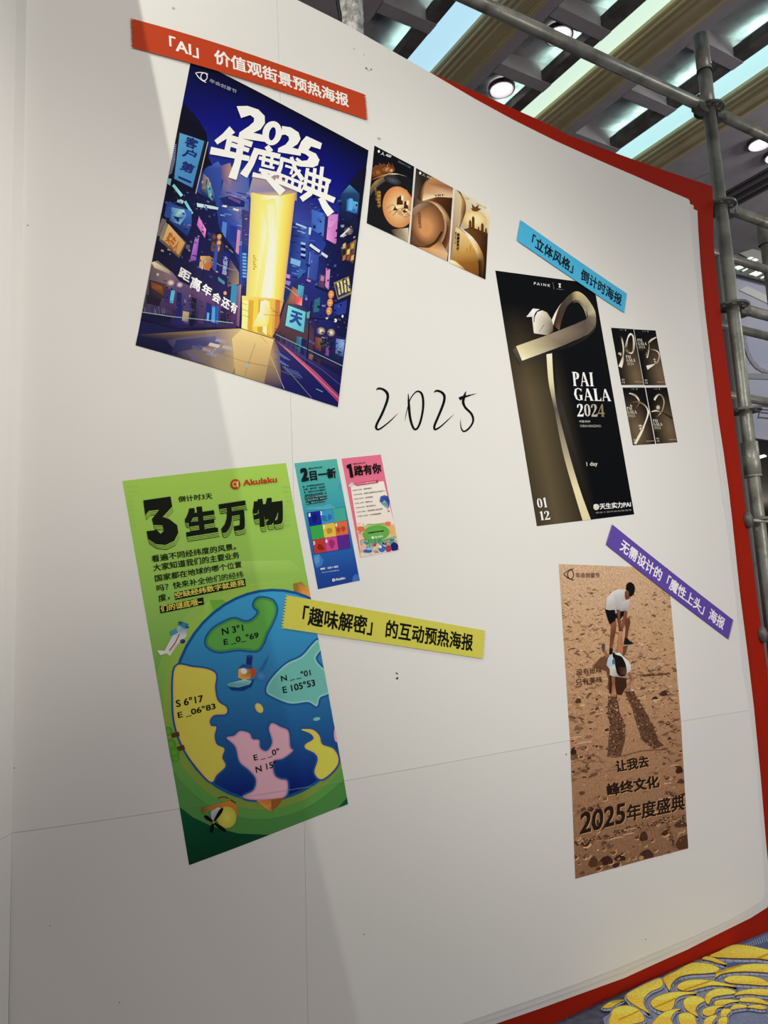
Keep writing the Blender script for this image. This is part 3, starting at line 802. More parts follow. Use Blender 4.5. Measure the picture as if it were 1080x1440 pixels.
# ---------------------------------------------------------------- three golden countdown sheets (digits 1? 6 3 as big bevelled forms)
view(5.4, 500, 190)
G3 = 'golden brown countdown posters'
r = R_T[0]
o = sheet('poster', r, '0c0f16', 'small dark countdown poster, first of the golden trio beside the night city poster', 'poster', G3)
p = Print()
p.poly([(128, 250), (150, 228), (180, 232), (175, 210), (200, 225), (215, 215), (235, 235), (250, 205), (268, 235), (275, 212), (290, 240), (300, 270), (250, 300), (180, 310), (125, 320)], '6b3d1c')
for x, y, a, b, c in ((165, 285, 34, 20, 'b36b36'), (235, 262, 38, 22, 'c98a55'), (140, 290, 18, 14, '8a4e25'), (268, 270, 20, 16, 'e0a877')):
    p.fade_ell(x, y, a, b, c, '6b3d1c')
random.seed(3)
for k in range(26): p.rect(132 + random.random() * 155, 222 + random.random() * 75, 5, 9, random.choice(['e8b98a', '3a1c0b', 'a05c2b', '52280f']))
p.band([(128, 330), (220, 300), (300, 292), (395, 318)], [(120, 345), (215, 312), (300, 300), (395, 318)], ['5a3216', 'b98552', 'f2dfc0', '5a3a20'], 4)
# dark bowl with gold rim
p.poly([(112, 420), (135, 370), (180, 328), (250, 300), (330, 300), (400, 322), (450, 360), (450, 830), (80, 830), (85, 650)], '16171c')
p.band([(110, 400), (150, 350), (220, 312), (290, 300)], [(104, 470), (160, 400), (240, 345), (330, 325)], [('6e5330', '3c3a3c'), ('a8824c', '45464a'), ('7a5a33', '33353b'), ('26262b', '1c1d23')], 4)
p.fade_ell(280, 345, 70, 30, '54565c', '1d1e24', 20)
p.poly([(265, 720), (330, 712), (400, 705), (400, 830), (300, 790)], ['201a14', '8a7356', 'd8cbb4', 'b9a888', '2b241c'])
p.build('countdown_digit', o, INK, B1, r)
p = Print()
p.fade_ell(322, 548, 118, 158, 'f0d3a0', 'c98244', -8, 36)
p.band([(225, 470), (260, 420), (320, 396), (390, 420)], [(235, 520), (280, 470), (330, 452), (400, 470)], [('c8804a', 'd8a066'), ('d08a54', 'dca468'), ('d88e58', 'e0ac70'), ('c88048', 'd8a468')], 4)
for k in range(12):
    x0 = 235 + k * 15; y0 = 500 + (k * 37) % 60
    p.line([(x0, y0 + 60), (x0 + 45, y0 + 30), (x0 + 95, y0 + 75), (x0 + 140, y0 + 40)], 4, ['8a5526', 'b27838', 'fbe9c2'][k % 3], 4)
for x, y, h_ in ((325, 470, 60), (340, 460, 70), (380, 500, 60), (300, 545, 28), (372, 565, 24)):
    p.poly([(x - 16, y + h_), (x - 12, y + 10), (x, y), (x + 12, y + 8), (x + 18, y + h_)], '4a220e')
    p.poly([(x + 4, y - 2), (x + 24, y + 2), (x + 20, y + h_ * .6), (x + 5, y + h_ * .5)], 'f3e2bd')
p.build('lit_bowl', o, INK, B1 * 1.6, r)
p = Print()
p.ell(174, 126, 8, 11, 'f2f0ec'); p.build('logo_mark', o, INK, B1 * 2.2, r); p = Print()
p.text('人 40F', (188, 150), (268, 178), (192, 126), 'e8e4de', .02); p.build('logo_lettering', o, INK, B1 * 2.2, r); p = Print()
p.text('2023/11/25', (320, 208), (415, 256), (322, 196), '8b8b8f'); p.build('date', o, INK, B1 * 2.2, r); p = Print()
p.text('·星耀海岸节·', (160, 420), (160, 555), (190, 420), 'b98a3e', .02); p.build('caption', o, INK, B1 * 2.2, r); p = Print(); p.text('倒计时一天', (140, 400), (150, 500), (155, 400), '9b7433', .02)
p.build('caption', o, INK, B1 * 2.2, r)

r = R_T[1]
o = sheet('poster', r, '2a1a10', 'small bronze countdown poster with a big round bowl, second of the golden trio', 'poster', G3)
p = Print()
p.poly([(450, 245), (760, 400), (690, 980), (405, 830)], ['15120f', 'e0b892', '8a5a34', '4a2f1c'])
p.poly([(460, 250), (575, 312), (520, 370), (500, 500), (440, 475)], ['2b2a2c', '3a2c20', '241a12', '0f0c0a', '5a4a3a'])
p.band([(575, 312), (525, 350), (495, 410), (480, 480)], [(600, 325), (550, 372), (520, 430), (505, 500)], [('0d0a08', 'b98a5c'), ('0a0705', 'd7a877'), ('0c0806', 'c08a58'), ('17100a', '8a5f38')], 5)
p.poly([(575, 320), (740, 402), (732, 470), (640, 470), (505, 500), (515, 440), (540, 370)], ['c08a5a', '8f5a36', 'e8c49c', 'f7e6c8', 'f5dfba', 'c89664', 'b07c4e'])
p.poly([(510, 500), (620, 470), (735, 478), (718, 690), (650, 590), (580, 520)], ['b5763e', '5a3014', '3a1d0d', '24120a', '1c0f08', '6b3a1a'])
p.band([(505, 502), (590, 530), (660, 600), (690, 690), (665, 800), (600, 890)], [(540, 498), (630, 520), (700, 600), (725, 700), (700, 830), (640, 910)],
       [('caa373', 'a8763e'), ('f2dab2', '7a4a24'), ('e2ba86', '5a3218'), ('4a2812', '8a5a34'), ('2e180b', '7d4c2a'), ('6b3f20', '4a2a14')], 5)
p.ell(545, 675, 128, 172, '6b4426', -10, 40)
for k in range(9): t = k / 8; p.ell(545 - 16 * t, 675 + 26 * t, 126 * (1 - .62 * t), 170 * (1 - .62 * t), '%02x%02x%02x' % (int(112 + 92 * t), int(74 + 70 * t), int(44 + 48 * t)), -10, 40)
p.band([(432, 560), (470, 530), (520, 512), (570, 520)], [(440, 620), (490, 575), (535, 548), (580, 540)], [('8a7a68', '8a6846'), ('a08c74', '8e6844'), ('8a7460', '7a5636'), ('5a4632', '6b4426')], 4)
p.band([(415, 828), (500, 845), (590, 815), (650, 730)], [(415, 838), (510, 860), (605, 826), (662, 735)], ['3a200e', '5a3216', '40220f', '2a150a'], 5)
p.poly([(470, 850), (560, 860), (640, 800), (700, 900), (690, 962), (600, 918)], ['c8894e', 'dca368', '7d4a26', 'd8b48c', 'c9a582', '9a6236'])
p.build('countdown_digit', o, INK, B1, r)
p = Print()
p.ell(488, 291, 8, 11, 'f2f0ec'); p.build('logo_mark', o, INK, B1 * 2.2, r); p = Print()
p.text('人 40F', (500, 308), (575, 340), (504, 290), 'cfc9c0'); p.build('logo_lettering', o, INK, B1 * 2.2, r); p = Print()
p.text('▪ ▪▪ ▪', (602, 468), (663, 462), (602, 456), '1a0e06', .05); p.build('dot_row', o, INK, B1 * 2.2, r); p = Print(); p.text('2023/11/25', (620, 368), (720, 412), (622, 356), 'a8876a'); p.build('date', o, INK, B1 * 2.2, r); p = Print()
p.text('·星耀海岸节·', (468, 580), (475, 715), (492, 580), '7a5a3a', .02)
p.build('caption', o, INK, B1 * 2.2, r)

r = R_T[2]
o = sheet('poster', r, '8a5a20', 'small amber countdown poster with a skyline, third of the golden trio', 'poster', G3)
p = Print()
p.poly([(755, 408), (1020, 545), (1005, 800), (985, 1100), (712, 975)], ['d8c49c', 'f3ead0', 'd9a850', '5a3410', '7a4a18'])
p.poly([(760, 700), (800, 720), (900, 830), (945, 960), (940, 1080), (715, 975)], ['e2c98e', 'e9cf90', 'd9ae5c', '8a5a22', '6b4218', '9a6628'])
for k in range(7): t = k / 6; p.ell(905, 640, 95 * (1 - .6 * t), 70 * (1 - .6 * t), '%02x%02x%02x' % (int(222 + 20 * t), int(190 + 34 * t), int(126 + 46 * t)), 20, 30)
p.poly([(800, 720), (880, 700), (1003, 745), (985, 1100), (950, 1075), (945, 940), (890, 820)], ['7a4e1c', '4a2c10', '2b170a', '1c0e06', '1e1008', '4a2a10', '6b4218'])
for x, y, w_, h_ in ((858, 655, 20, 55), (880, 628, 22, 90), (925, 705, 14, 40), (950, 680, 22, 60), (980, 715, 16, 40), (770, 880, 12, 40), (838, 865, 14, 50), (862, 845, 16, 70), (885, 875, 12, 40)):
    p.poly([(x, y + h_), (x + 2, y), (x + w_ / 2, y - 14), (x + w_, y + 4), (x + w_, y + h_)], '5a3410' if y < 740 else 'b98a46')
p.poly([(868, 552), (885, 560), (880, 520), (905, 548), (935, 530), (930, 555), (955, 562), (920, 582), (890, 578)], '6b4218')
p.band([(757, 410), (800, 470), (800, 580), (778, 690)], [(790, 425), (832, 510), (832, 590), (790, 705)], [('15100c', '1d1610'), ('d8a860', '6b4a24'), ('b07a3a', '3a2410'), ('f0d9a8', '2a180a')], 5)
p.band([(782, 705), (850, 780), (905, 870), (930, 960), (935, 1070)], [(800, 705), (885, 775), (945, 860), (972, 950), (965, 1085)], [('3a2410', 'f7ead0'), ('f3e0b4', 'fff6e2'), ('f0d49a', 'c8893c'), ('2a180a', '7a4a1c'), ('150b05', '3a1f0c')], 5)
p.poly([(718, 945), (760, 960), (830, 1020), (760, 1000), (715, 975)], ['f7e8c4', 'f3dca8', 'd09a4a', 'e2b86a', 'f7e8c4'])
p.build('countdown_digit', o, INK, B1, r)
p = Print()
p.text('人 40F', (790, 478), (860, 496), (792, 462), '9a8458'); p.build('logo_lettering', o, INK, B1 * 2.2, r); p = Print(); p.text('2023/11/25', (912, 530), (992, 562), (912, 516), '8a7448'); p.build('date', o, INK, B1 * 2.2, r); p = Print()
p.text('·星耀海岸节·', (768, 740), (760, 880), (790, 740), '2a180a', .03); p.build('caption', o, INK, B1 * 2.2, r); p = Print(); p.text('倒计时一天', (752, 735), (745, 830), (765, 735), '3a2410', .02)
p.build('caption', o, INK, B1 * 2.2, r)

# ---------------------------------------------------------------- serif capitals and figures drawn as strokes
SERIF = {
    'P': [([(0.05, 1), (0.52, 1), (0.78, .90), (0.80, .70), (0.68, .52), (0.38, .47), (0.38, .06), (0.48, 0), (0.05, 0), (0.15, .06), (0.15, .94)], [[(0.38, .94), (0.38, .53), (0.50, .55), (0.56, .72), (0.52, .90)]])],
    'A': [([(0.40, 1), (0.56, 1), (0.90, .05), (1.0, 0), (0.58, 0), (0.66, .05), (0.58, .30), (0.26, .30), (0.18, .05), (0.28, 0), (0.0, 0), (0.10, .05)], [[(0.42, .80), (0.28, .36), (0.56, .36)]])],
    'I': [([(0.05, 1), (0.50, 1), (0.40, .94), (0.40, .06), (0.50, 0), (0.05, 0), (0.15, .06), (0.15, .94)], [])],
    'G': [([(0.80, .70), (0.84, .98), (0.76, .93), (0.50, 1.01), (0.18, .90), (0.03, .50), (0.18, .10), (0.50, -.01), (0.72, .06), (0.82, .02), (0.82, .38), (0.92, .44), (0.50, .44), (0.60, .38), (0.60, .10), (0.48, .05), (0.34, .14), (0.26, .50), (0.34, .86), (0.52, .95), (0.70, .85)], [])],
    'L': [([(0.05, 1), (0.50, 1), (0.40, .94), (0.40, .06), (0.60, .06), (0.72, .14), (0.80, .32), (0.80, 0), (0.05, 0), (0.15, .06), (0.15, .94)], [])],
    '2': [([(0.05, .72), (0.10, .92), (0.36, 1), (0.62, .93), (0.68, .72), (0.52, .46), (0.22, .16), (0.58, .16), (0.66, .26), (0.72, .26), (0.66, 0), (0.03, 0), (0.03, .07), (0.32, .42), (0.44, .70), (0.38, .92), (0.24, .92), (0.20, .74), (0.10, .66)], [])],
    '0': [([(0.36, 1), (0.62, .86), (0.70, .5), (0.62, .14), (0.36, 0), (0.10, .14), (0.02, .5), (0.10, .86)], [[(0.36, .95), (0.26, .80), (0.24, .5), (0.26, .20), (0.36, .05), (0.46, .20), (0.48, .5), (0.46, .80)]])],
    '4': [([(0.46, 1), (0.60, 1), (0.60, .32), (0.74, .32), (0.74, .22), (0.60, .22), (0.60, .05), (0.70, 0), (0.30, 0), (0.40, .05), (0.40, .22), (0.0, .22), (0.0, .30)], [[(0.40, .80), (0.40, .32), (0.10, .32)]])],
    '1': [([(0.10, .88), (0.36, 1), (0.46, 1), (0.46, .05), (0.58, 0), (0.10, 0), (0.22, .05), (0.22, .86)], [])],
}
SW = {'P': .84, 'A': .98, 'I': .56, 'G': .96, 'L': .84, '2': .76, '0': .74, '4': .78, '1': .62}
def serif(p, body, bl, br, tl, col):
    bl, br, tl = bz(bl), bz(br), bz(tl); c = [hexc(x) for x in col] if isinstance(col, list) else None
    W = sum(SW[ch] for ch in body); x = 0
    for i, ch in enumerate(body):
        cc = mixc(c[0], c[1], i / max(1, len(body) - 1)) if c else hexc(col)
        for out, holes in SERIF[ch]:
            f = lambda q: (bl[0] + (br[0] - bl[0]) * (x + q[0]) / W + (tl[0] - bl[0]) * q[1], bl[1] + (br[1] - bl[1]) * (x + q[0]) / W + (tl[1] - bl[1]) * q[1])
            p.poly_sz([f(q) for q in out], cc, [[f(q) for q in h_] for h_ in holes])
        x += SW[ch]

# ---------------------------------------------------------------- black ribbon poster
r = R_BLACK
def dark_gold(u, v):
    k = max(0.0, 1 - abs(u - 0.10 - 0.10 * v) / 0.42) * min(1, max(0, (v - 0.12) / 0.35))
    return mixc(hexc('06080c'), hexc('5c5039'), k ** 1.3)
o = sheet('poster', r, dark_gold, 'tall black poster with a metallic ribbon loop, under the sky blue tape label', 'poster', None, 26, 40)
view(6.75, 690, 370)
p = Print()
p.poly([(600, 600), (690, 395), (800, 350), (860, 362), (915, 440), (920, 500), (880, 545), (660, 640)], '07090d', 3)
# tail going down
view(3.2, 690, 300)
p.band([(250, 635), (260, 760), (285, 880), (325, 1080), (370, 1240), (413, 1383)], [(275, 630), (283, 760), (300, 880), (352, 1080), (400, 1240), (450, 1378)],
       ['f0e8c4', 'd9cfa8', '5a5450', 'a89c80', 'e4d8ae', 'ddd0a4'], 6)
p.band([(275, 630), (283, 760), (300, 880), (352, 1080), (400, 1240), (450, 1378)], [(287, 632), (296, 760), (330, 880), (385, 1080), (428, 1240), (470, 1375)],
       ['15130f', '1d1a15', '34302b', '28251f', '1c1a17', '12110f'], 6)
p.build('ribbon_tail', o, INK, B1, r)
view(6.75, 690, 370)
p = Print()
# loop: back part, then front bar
p.band([(577, 540), (610, 470), (655, 400), (690, 362)], [(592, 590), (625, 520), (660, 440), (700, 375)], ['f4f0e4', 'e9e2d0', 'cfc6ae', '6d6454'], 5)
p.band([(592, 590), (640, 440), (690, 360), (760, 290), (820, 270), (880, 300), (940, 370), (985, 450), (998, 520), (985, 600), (930, 670), (860, 705)],
       [(650, 640), (668, 560), (715, 430), (770, 368), (820, 350), (870, 385), (905, 445), (920, 490), (918, 510), (890, 545), (850, 570), (800, 590)],
       [('2a1712', '7a5a44'), ('3a2f26', '46382c'), ('4a4338', '3a332a'), ('57503f', '4f493c'), ('d8c690', 'b5a271'), ('c9bd95', 'a59a7a'), ('b9b092', '8d8468'), ('cfc39a', 'b0a683'), ('8d826f', '6b6254'), ('6e6355', '5c5348'), ('64594d', '5a5046'), ('5c5248', '594f45')], 5)
p.band([(770, 368), (820, 350), (870, 385), (905, 445), (915, 510)], [(780, 385), (822, 372), (855, 400), (885, 450), (905, 515)], ['1c1812', '6b604a', '8a7f64', 'a2977c', '6a604e'], 4)
p.build('ribbon_loop', o, INK, B1 * 1.4, r)
p = Print()
p.band([(998, 530), (985, 600), (940, 660), (860, 715), (700, 790), (560, 830), (272, 970)], [(998, 560), (985, 632), (930, 695), (860, 748), (720, 812), (575, 848), (300, 960)],
       ['8a8070', '3a342e', '28241f', '1e1b17', '1a1714', '191613', '4a443c'], 4)
p.poly([(238, 790), (520, 690), (800, 580), (890, 540), (920, 640), (860, 708), (690, 782), (295, 928)], ['d9cf9f', '9c8c75', '6a5d50', '5c5147', '5a5045', '5e5348', '6e6152', 'ece4bd'])
p.poly([(238, 790), (380, 740), (440, 870), (295, 928)], ['ddd3a2', 'bcae8c', 'cbbf98', 'f2eac4'])
p.poly([(204, 832), (238, 790), (295, 928), (272, 970)], ['4a463c', '5c574b', '48443a', '33302a'])
p.build('ribbon_bar', o, INK, B1 * 1.8, r)
p = Print()
p.poly([(335, 512), (398, 432), (462, 440), (415, 480), (410, 560), (415, 668), (405, 660), (388, 520)], ['d8d8d2', 'eeeeea', 'dcdcd6', 'f2f1ec', 'f0eee6', 'e0dcd0', 'd0ccc0', 'c8c6be'])
p.poly([(335, 512), (388, 512), (392, 530)], '15161a')
p.poly([(408, 668), (412, 520), (440, 465), (485, 450), (530, 470), (570, 530), (590, 590), (588, 650), (530, 685)], ['e6dfcb', 'e9e4d4', 'f0ece0', 'e4dcc8', 'c8b998', 'a5967a', '6e6250', '4a4136', 'a39780'])
p.line([(408, 560), (412, 505), (430, 465), (460, 446)], 7, '0b0b0d', 4)
p.line([(455, 655), (480, 620), (505, 585)], 4, '3a3226')
p.build('paper_bird', o, INK, B1 * 2.2, r)
p = Print()
p.text('P A I N K', (405, 207), (560, 228), (407, 182), 'dedad4', .02); p.build('logo_lettering', o, INK, B1 * 2.6, r); p = Print(); p.line([(585, 183), (598, 252)], 2.5, '9b9892')
p.poly([(637, 194), (664, 198), (655, 212), (664, 236), (640, 233), (648, 214)], 'e8e6e0'); p.text('PROJECT', (622, 252), (688, 262), (623, 244), 'a8a49c'); p.build('partner_logo', o, INK, B1 * 2.6, r); p = Print()
view(3.2, 690, 300)
serif(p, 'PAI', (366, 777), (466, 779), (360, 714), 'f1efe8'); serif(p, 'GALA', (375, 842), (541, 846), (368, 786), 'f3f1ea'); serif(p, '2024', (387, 915), (514, 916), (383, 857), ['f4f2ea', '8d7f5e']); p.build('title', o, INK, B1 * 2.6, r); p = Print()
p.text('中国·杭州', (398, 942), (446, 942), (396, 932), 'c9c6be', .01); p.text('CHINA·HANGZHOU', (401, 963), (495, 963), (399, 952), 'bdb9b0', .0); p.build('place_line', o, INK, B1 * 2.6, r); p = Print()
p.text('1 day', (430, 1143), (480, 1141), (428, 1120), 'd8d5cc', .01); p.build('countdown_line', o, INK, B1 * 2.6, r); p = Print()
serif(p, '01', (210, 1328), (256, 1322), (202, 1284), 'f3f1ea'); serif(p, '12', (219, 1382), (269, 1378), (212, 1342), 'f3f1ea'); p.build('date', o, INK, B1 * 2.6, r); p = Print()
p.ell(473, 1322, 13, 14, 'd8cfb8', 20); p.poly([(460, 1312), (475, 1308), (468, 1322)], 'f4f2ea')
p.text('天生实力PAI', (490, 1333), (630, 1322), (487, 1306), 'f4f2ec', .02); p.text('脊梁十届年会创意盛典', (470, 1352), (632, 1338), (469, 1345), '8f8c84', .01)
p.build('slogan', o, INK, B1 * 2.6, r)

# ---------------------------------------------------------------- four small ribbon posters
view(7.78, 850, 450)
G4 = 'small bronze ribbon posters'
def bronze(cx, cy, dark='07070a'):
    def f(u, v):
        k = min(1, max(0, 1.12 - 1.35 * math.hypot((u - cx) * 1.0, (v - cy) * 1.1)))
        return mixc(hexc(dark), hexc('6e5c43'), k ** 1.6)
    return f
WHT, MID, DK = 'f0e8d4', 'a8977a', '2a241c'
fours = [
 ('small bronze ribbon poster with a curled figure 10, top left of the block of four', bronze(.75, .85), [
   ([(150, 505), (175, 450), (195, 390), (200, 330), (192, 260), (175, 200), (160, 180)], [(190, 525), (205, 460), (210, 390), (212, 330), (205, 250), (190, 185), (165, 172)], [WHT, 'e6dcc0', MID, 'efe6cc', WHT, '3a3024', '1c1712']),
   ([(240, 345), (215, 320), (240, 220), (262, 160), (290, 145), (320, 180), (332, 260), (322, 340), (295, 372), (265, 360)], [(268, 372), (250, 300), (255, 215), (272, 180), (290, 165), (305, 190), (310, 265), (305, 330), (290, 358), (270, 348)], [MID, DK, WHT, WHT, 'f4eedd', 'e8dfc8', 'd8ccb0', MID, WHT, 'cfc2a2'])],
   (230, 385, 330, 500), [(160, 368, 14, 14), (175, 375, 12, 20)]),
 ('small bronze ribbon poster with a curled figure 5, top right of the block of four', bronze(.85, .8), [
   ([(478, 262), (520, 225), (575, 190)], [(478, 240), (510, 208), (560, 186)], ['b8a890', 'e9d9d0', 'e4d2cc']),
   ([(485, 265), (478, 330), (462, 405), (452, 380), (465, 345), (480, 330), (530, 330), (575, 350), (592, 390), (575, 450), (540, 495), (470, 545)], [(492, 262), (487, 340), (472, 412), (455, 402), (470, 330), (500, 318), (540, 322), (590, 348), (604, 400), (585, 465), (545, 480), (455, 500)],
    [MID, 'cfc2a2', WHT, 'd9cdb0', MID, DK, MID, WHT, 'c8bb9c', MID, 'e8dad6', 'f3e8e6'])],
   (355, 205, 455, 318), [(545, 432, 16, 10), (552, 458, 12, 14)]),
 ('small bronze ribbon poster with a curled figure 3, bottom left of the block of four', bronze(.30, .75), [
   ([(262, 805), (320, 830), (360, 870), (372, 910), (340, 950), (310, 945), (285, 925), (295, 905)], [(280, 798), (335, 815), (375, 860), (382, 910), (345, 965), (300, 960), (280, 935), (300, 895)], [WHT, MID, 'e6dcc0', '8a7a60', '4a3f30', DK, WHT, 'cfc2a2']),
   ([(300, 905), (370, 905), (430, 935), (462, 980), (465, 1040), (425, 1150), (380, 1240), (320, 1350)], [(300, 895), (375, 890), (445, 930), (480, 985), (485, 1030), (440, 1160), (410, 1240), (345, 1362)], ['5a4c3a', '6e6048', MID, WHT, 'f4eedd', 'e9dfc6', 'efe6c8', 'f2e9cc'])],
   (240, 950, 345, 1068), [(390, 1158, 26, 14), (395, 1190, 20, 18)]),
 ('small bronze ribbon poster with a curled figure 2, bottom right of the block of four', bronze(.75, .75), [
   ([(535, 868), (560, 830), (600, 808), (640, 840), (655, 900), (640, 980), (610, 1030), (560, 1070)], [(552, 885), (575, 845), (602, 822), (630, 850), (645, 905), (628, 980), (600, 1025), (550, 1080)], [WHT, 'd8ccb0', MID, '8a7a60', 'cfc2a2', MID, 'b8a888', DK]),
   ([(510, 1000), (560, 985), (620, 1005), (680, 1030), (748, 1072)], [(515, 1008), (560, 1002), (620, 1015), (680, 1048), (748, 1092)], [WHT, 'e0d4b8', '3a3024', '241d16', '1c1712'])],
   (525, 1085, 625, 1200), [(585, 958, 24, 28)]),
]
for (lb, fn, rib, (tx0, ty0, tx1, ty1), blobs), r in zip(fours, R_F):
    o = sheet('poster', r, fn, lb, 'poster', G4, 12, 18)
    p = Print()
    for L, R, c in rib: p.band(L, R, c, 4)
    for x, y, a, b in blobs: p.fade_ell(x, y, a, b, 'f2ead2', '7a6a50')
    p.build('ribbon', o, INK, B1, r)
    p = Print(); W = tx1 - tx0; hh = (ty1 - ty0) / 3.0; sk = 6
    for k, (wd, f) in enumerate((('PAI', .58), ('GALA', 1.0), ('2024', .78))):
        y1 = ty0 + hh * (k + 1) - 5; x0 = tx0 + k * sk
        serif(p, wd, (x0 + 3, y1), (x0 + W * f, y1 + 1), (x0 - 2, y1 - hh * .84), 'e4dccb' if k < 2 else 'bdb196')
    p.text('中国·杭州', (tx0 + 18, ty1 + 16), (tx0 + 66, ty1 + 16), (tx0 + 17, ty1 + 11), '9a8d76'); p.build('title', o, INK, B1 * 2, r); p = Print()
    def q(u, v):   # a spot on the sheet, back in view pixels, is not needed: place in sheet terms
        return rect_pt(r, u, v)
    c1, c2 = hexc('d9d2c2'), hexc('bcb29c')
    p.text_sz('天生实力PAI', q(.60, .955), q(.95, .955), q(.60, .935), c2, .02); p.build('slogan', o, INK, B1 * 2, r); p = Print()
    p.text_sz('PAINK', q(.36, .035), q(.52, .035), q(.36, .025), c2); p.text_sz('1', q(.60, .04), q(.63, .04), q(.60, .02), c1, .03); p.build('logo', o, INK, B1 * 2, r); p = Print()
    p.text_sz('01', q(.05, .925), q(.16, .925), q(.05, .895), c1, .01); p.text_sz('12', q(.05, .972), q(.16, .972), q(.05, .94), c1, .01)
    p.build('date', o, INK, B1 * 2, r)
# ---------------------------------------------------------------- night city poster
r = R_BLUE
def night(u, v):
    top, mid, city, low = hexc('05081c'), hexc('0f1488'), hexc('2a3f96'), hexc('1a1c48')
    k = math.exp(-((u - .5) / .6) ** 2)
    if v < .2: c = mixc(top, mixc(hexc('080b30'), mid, k), v / .2)
    elif v < .5: c = mixc(mixc(hexc('080b30'), mid, k), city, (v - .2) / .3)
    else: c = mixc(city, low, min(1, (v - .5) / .3))
    return c
o = sheet('poster', r, night, 'large night city poster with a golden light beam and big white 2025 headline', 'poster', None, 16, 24)
random.seed(11)
p = Print()
# far towers
view(4.8, 190, 200)
p.poly([(470, 180), (560, 130), (590, 180), (560, 560), (440, 420)], ['2b3f8e', '4a68b8', '3550a0', '243a86', '1c2c6c'])
p.poly([(600, 240), (700, 180), (768, 210), (768, 700), (690, 760), (570, 600), (570, 380)], ['7a7098', '3a4f9c', '4560ac', '4a62a8', '34499a', '20307c', '263a88'])
p.poly([(575, 160), (640, 140), (660, 200), (640, 300), (580, 250)], ['5a4a86', 'a07a80', 'b98f7a', '8a6a80', '4a4486'])
for k in range(46):
    x = 560 + random.random() * 200; y = 330 + random.random() * 380
    p.poly([(x, y), (x + 26 + random.random() * 30, y + 8), (x + 26 + random.random() * 30, y + 16), (x, y + 8)], random.choice(['5a7ac4', '2a3d8c', '7f9ad4', '1a2560', '3d56a8', '8a86b0']))
p.poly([(568, 380), (640, 360), (740, 400), (735, 440), (600, 430)], '1c2566'); p.poly([(630, 362), (712, 398), (708, 418), (628, 380)], '6a4a86')
p.poly([(590, 425), (620, 428), (615, 440), (592, 436)], 'e8e2c0'); p.poly([(660, 445), (700, 455), (696, 468), (662, 458)], 'd8d8c8')
p.poly([(575, 520), (710, 570), (690, 750), (600, 680)], ['1e2e88', '3a55b0', '2a3f98', '1a2870']); p.poly([(590, 535), (620, 545), (610, 660), (580, 640)], '4f7ec8'); p.poly([(640, 560), (690, 575), (680, 680), (640, 650)], '22348e')
p.poly([(690, 590), (712, 598), (698, 760), (678, 740)], 'c88aa8'); p.poly([(700, 700), (768, 690), (740, 960), (710, 1000)], ['2f4ba0', '4060b4', '3a5cae', '2a3f92'])
for k in range(9): p.poly([(722, 760 + k * 20), (748, 752 + k * 20), (746, 765 + k * 20), (720, 773 + k * 20)], '6fa0dc')
view(4.2333, 340, 240)
p.poly([(325, 150), (460, 200), (470, 330), (300, 330)], ['2a2f7e', '20267a', '2c4098', '3a4aa0'])
p.poly([(300, 310), (400, 340), (400, 420), (380, 620), (280, 660)], ['16205e', '3a58a8', '3350a0', '2c4494', '24388a'])
p.poly([(415, 230), (500, 260), (495, 400), (415, 350)], ['3a62bc', '4a74c8', '4a78c8', '3c62b8'])
for k in range(40):
    x = 285 + random.random() * 130; y = 330 + random.random() * 320
    p.poly([(x, y), (x + 14 + random.random() * 40, y + 6), (x + 14 + random.random() * 40, y + 12), (x, y + 5)], random.choice(['5f86d0', '2a3d8c', '8aa4dc', '17205c', '4060b4']))
p.poly([(322, 312), (385, 336), (383, 346), (320, 322)], 'a8c8e8'); p.poly([(400, 335), (414, 342), (408, 385), (396, 380)], 'b8d0e8')
for k in range(6): p.poly([(352, 425 + k * 17), (380, 432 + k * 17), (376, 444 + k * 17), (350, 437 + k * 17)], '0c1244' if k % 2 else '9ab8e4')
p.poly([(292, 520), (350, 538), (345, 572), (288, 552)], '7ab0d8'); p.poly([(250, 610), (288, 622), (284, 645), (248, 632)], 'c88ac0'); p.poly([(240, 650), (290, 660), (284, 685), (238, 670)], 'a07ac0')
p.poly([(340, 580), (390, 600), (385, 690), (330, 670)], '3a62a8'); p.poly([(0, 230), (105, 265), (80, 470), (0, 640)], ['3a3470', '57456e', '4a4a86', '2c3f92'])
for k in range(18): p.rect(8 + random.random() * 75, 250 + random.random() * 190, 12, 5, random.choice(['8a86b0', 'c8b8b0', '2a2860', '5a5690']))
p.poly([(0, 440), (52, 455), (40, 640), (0, 700)], '22388e')
for k in range(8): p.poly([(4, 490 + k * 19), (28, 494 + k * 19), (26, 506 + k * 19), (2, 502 + k * 19)], '6fa8dc')
p.build('far_towers', o, INK, B1, r)

# the light beam with clouds round its head
p = Print()
p.poly([(40, 130), (70, 20), (180, 10), (330, 110), (325, 180), (200, 150), (60, 190)], ['8a86a8', 'b09a98', 'c0a290', '8a7a98', 'a89a90', 'd8b87a', 'e0c070'])
def beamL(y): return 48 - 0.05 * (y - 130) if y < 760 else 17 - (y - 760) * .1
xs = [(0.0, 'd8c888'), (.08, 'e8d878'), (.22, 'f2e47c'), (.36, 'fcf4c0'), (.56, 'fefade'), (.70, 'f6e888'), (.84, 'f0d860'), (.94, 'e6c458'), (1.0, 'c8a078')]
for (x0, c0), (x1, c1) in zip(xs, xs[1:]):
    Lp, Rp = [], []
    for y in (150, 300, 450, 600, 760, 800):
        l_, r_ = 55 - .05 * (y - 150), 320 - .115 * (y - 150)
        Lp.append((l_ + (r_ - l_) * x0, y + 20 * math.sin(x0 * 3.1) - 20)); Rp.append((l_ + (r_ - l_) * x1, y + 20 * math.sin(x1 * 3.1) - 20))
    p.band(Lp, Rp, [(c0, c1)] * 6)
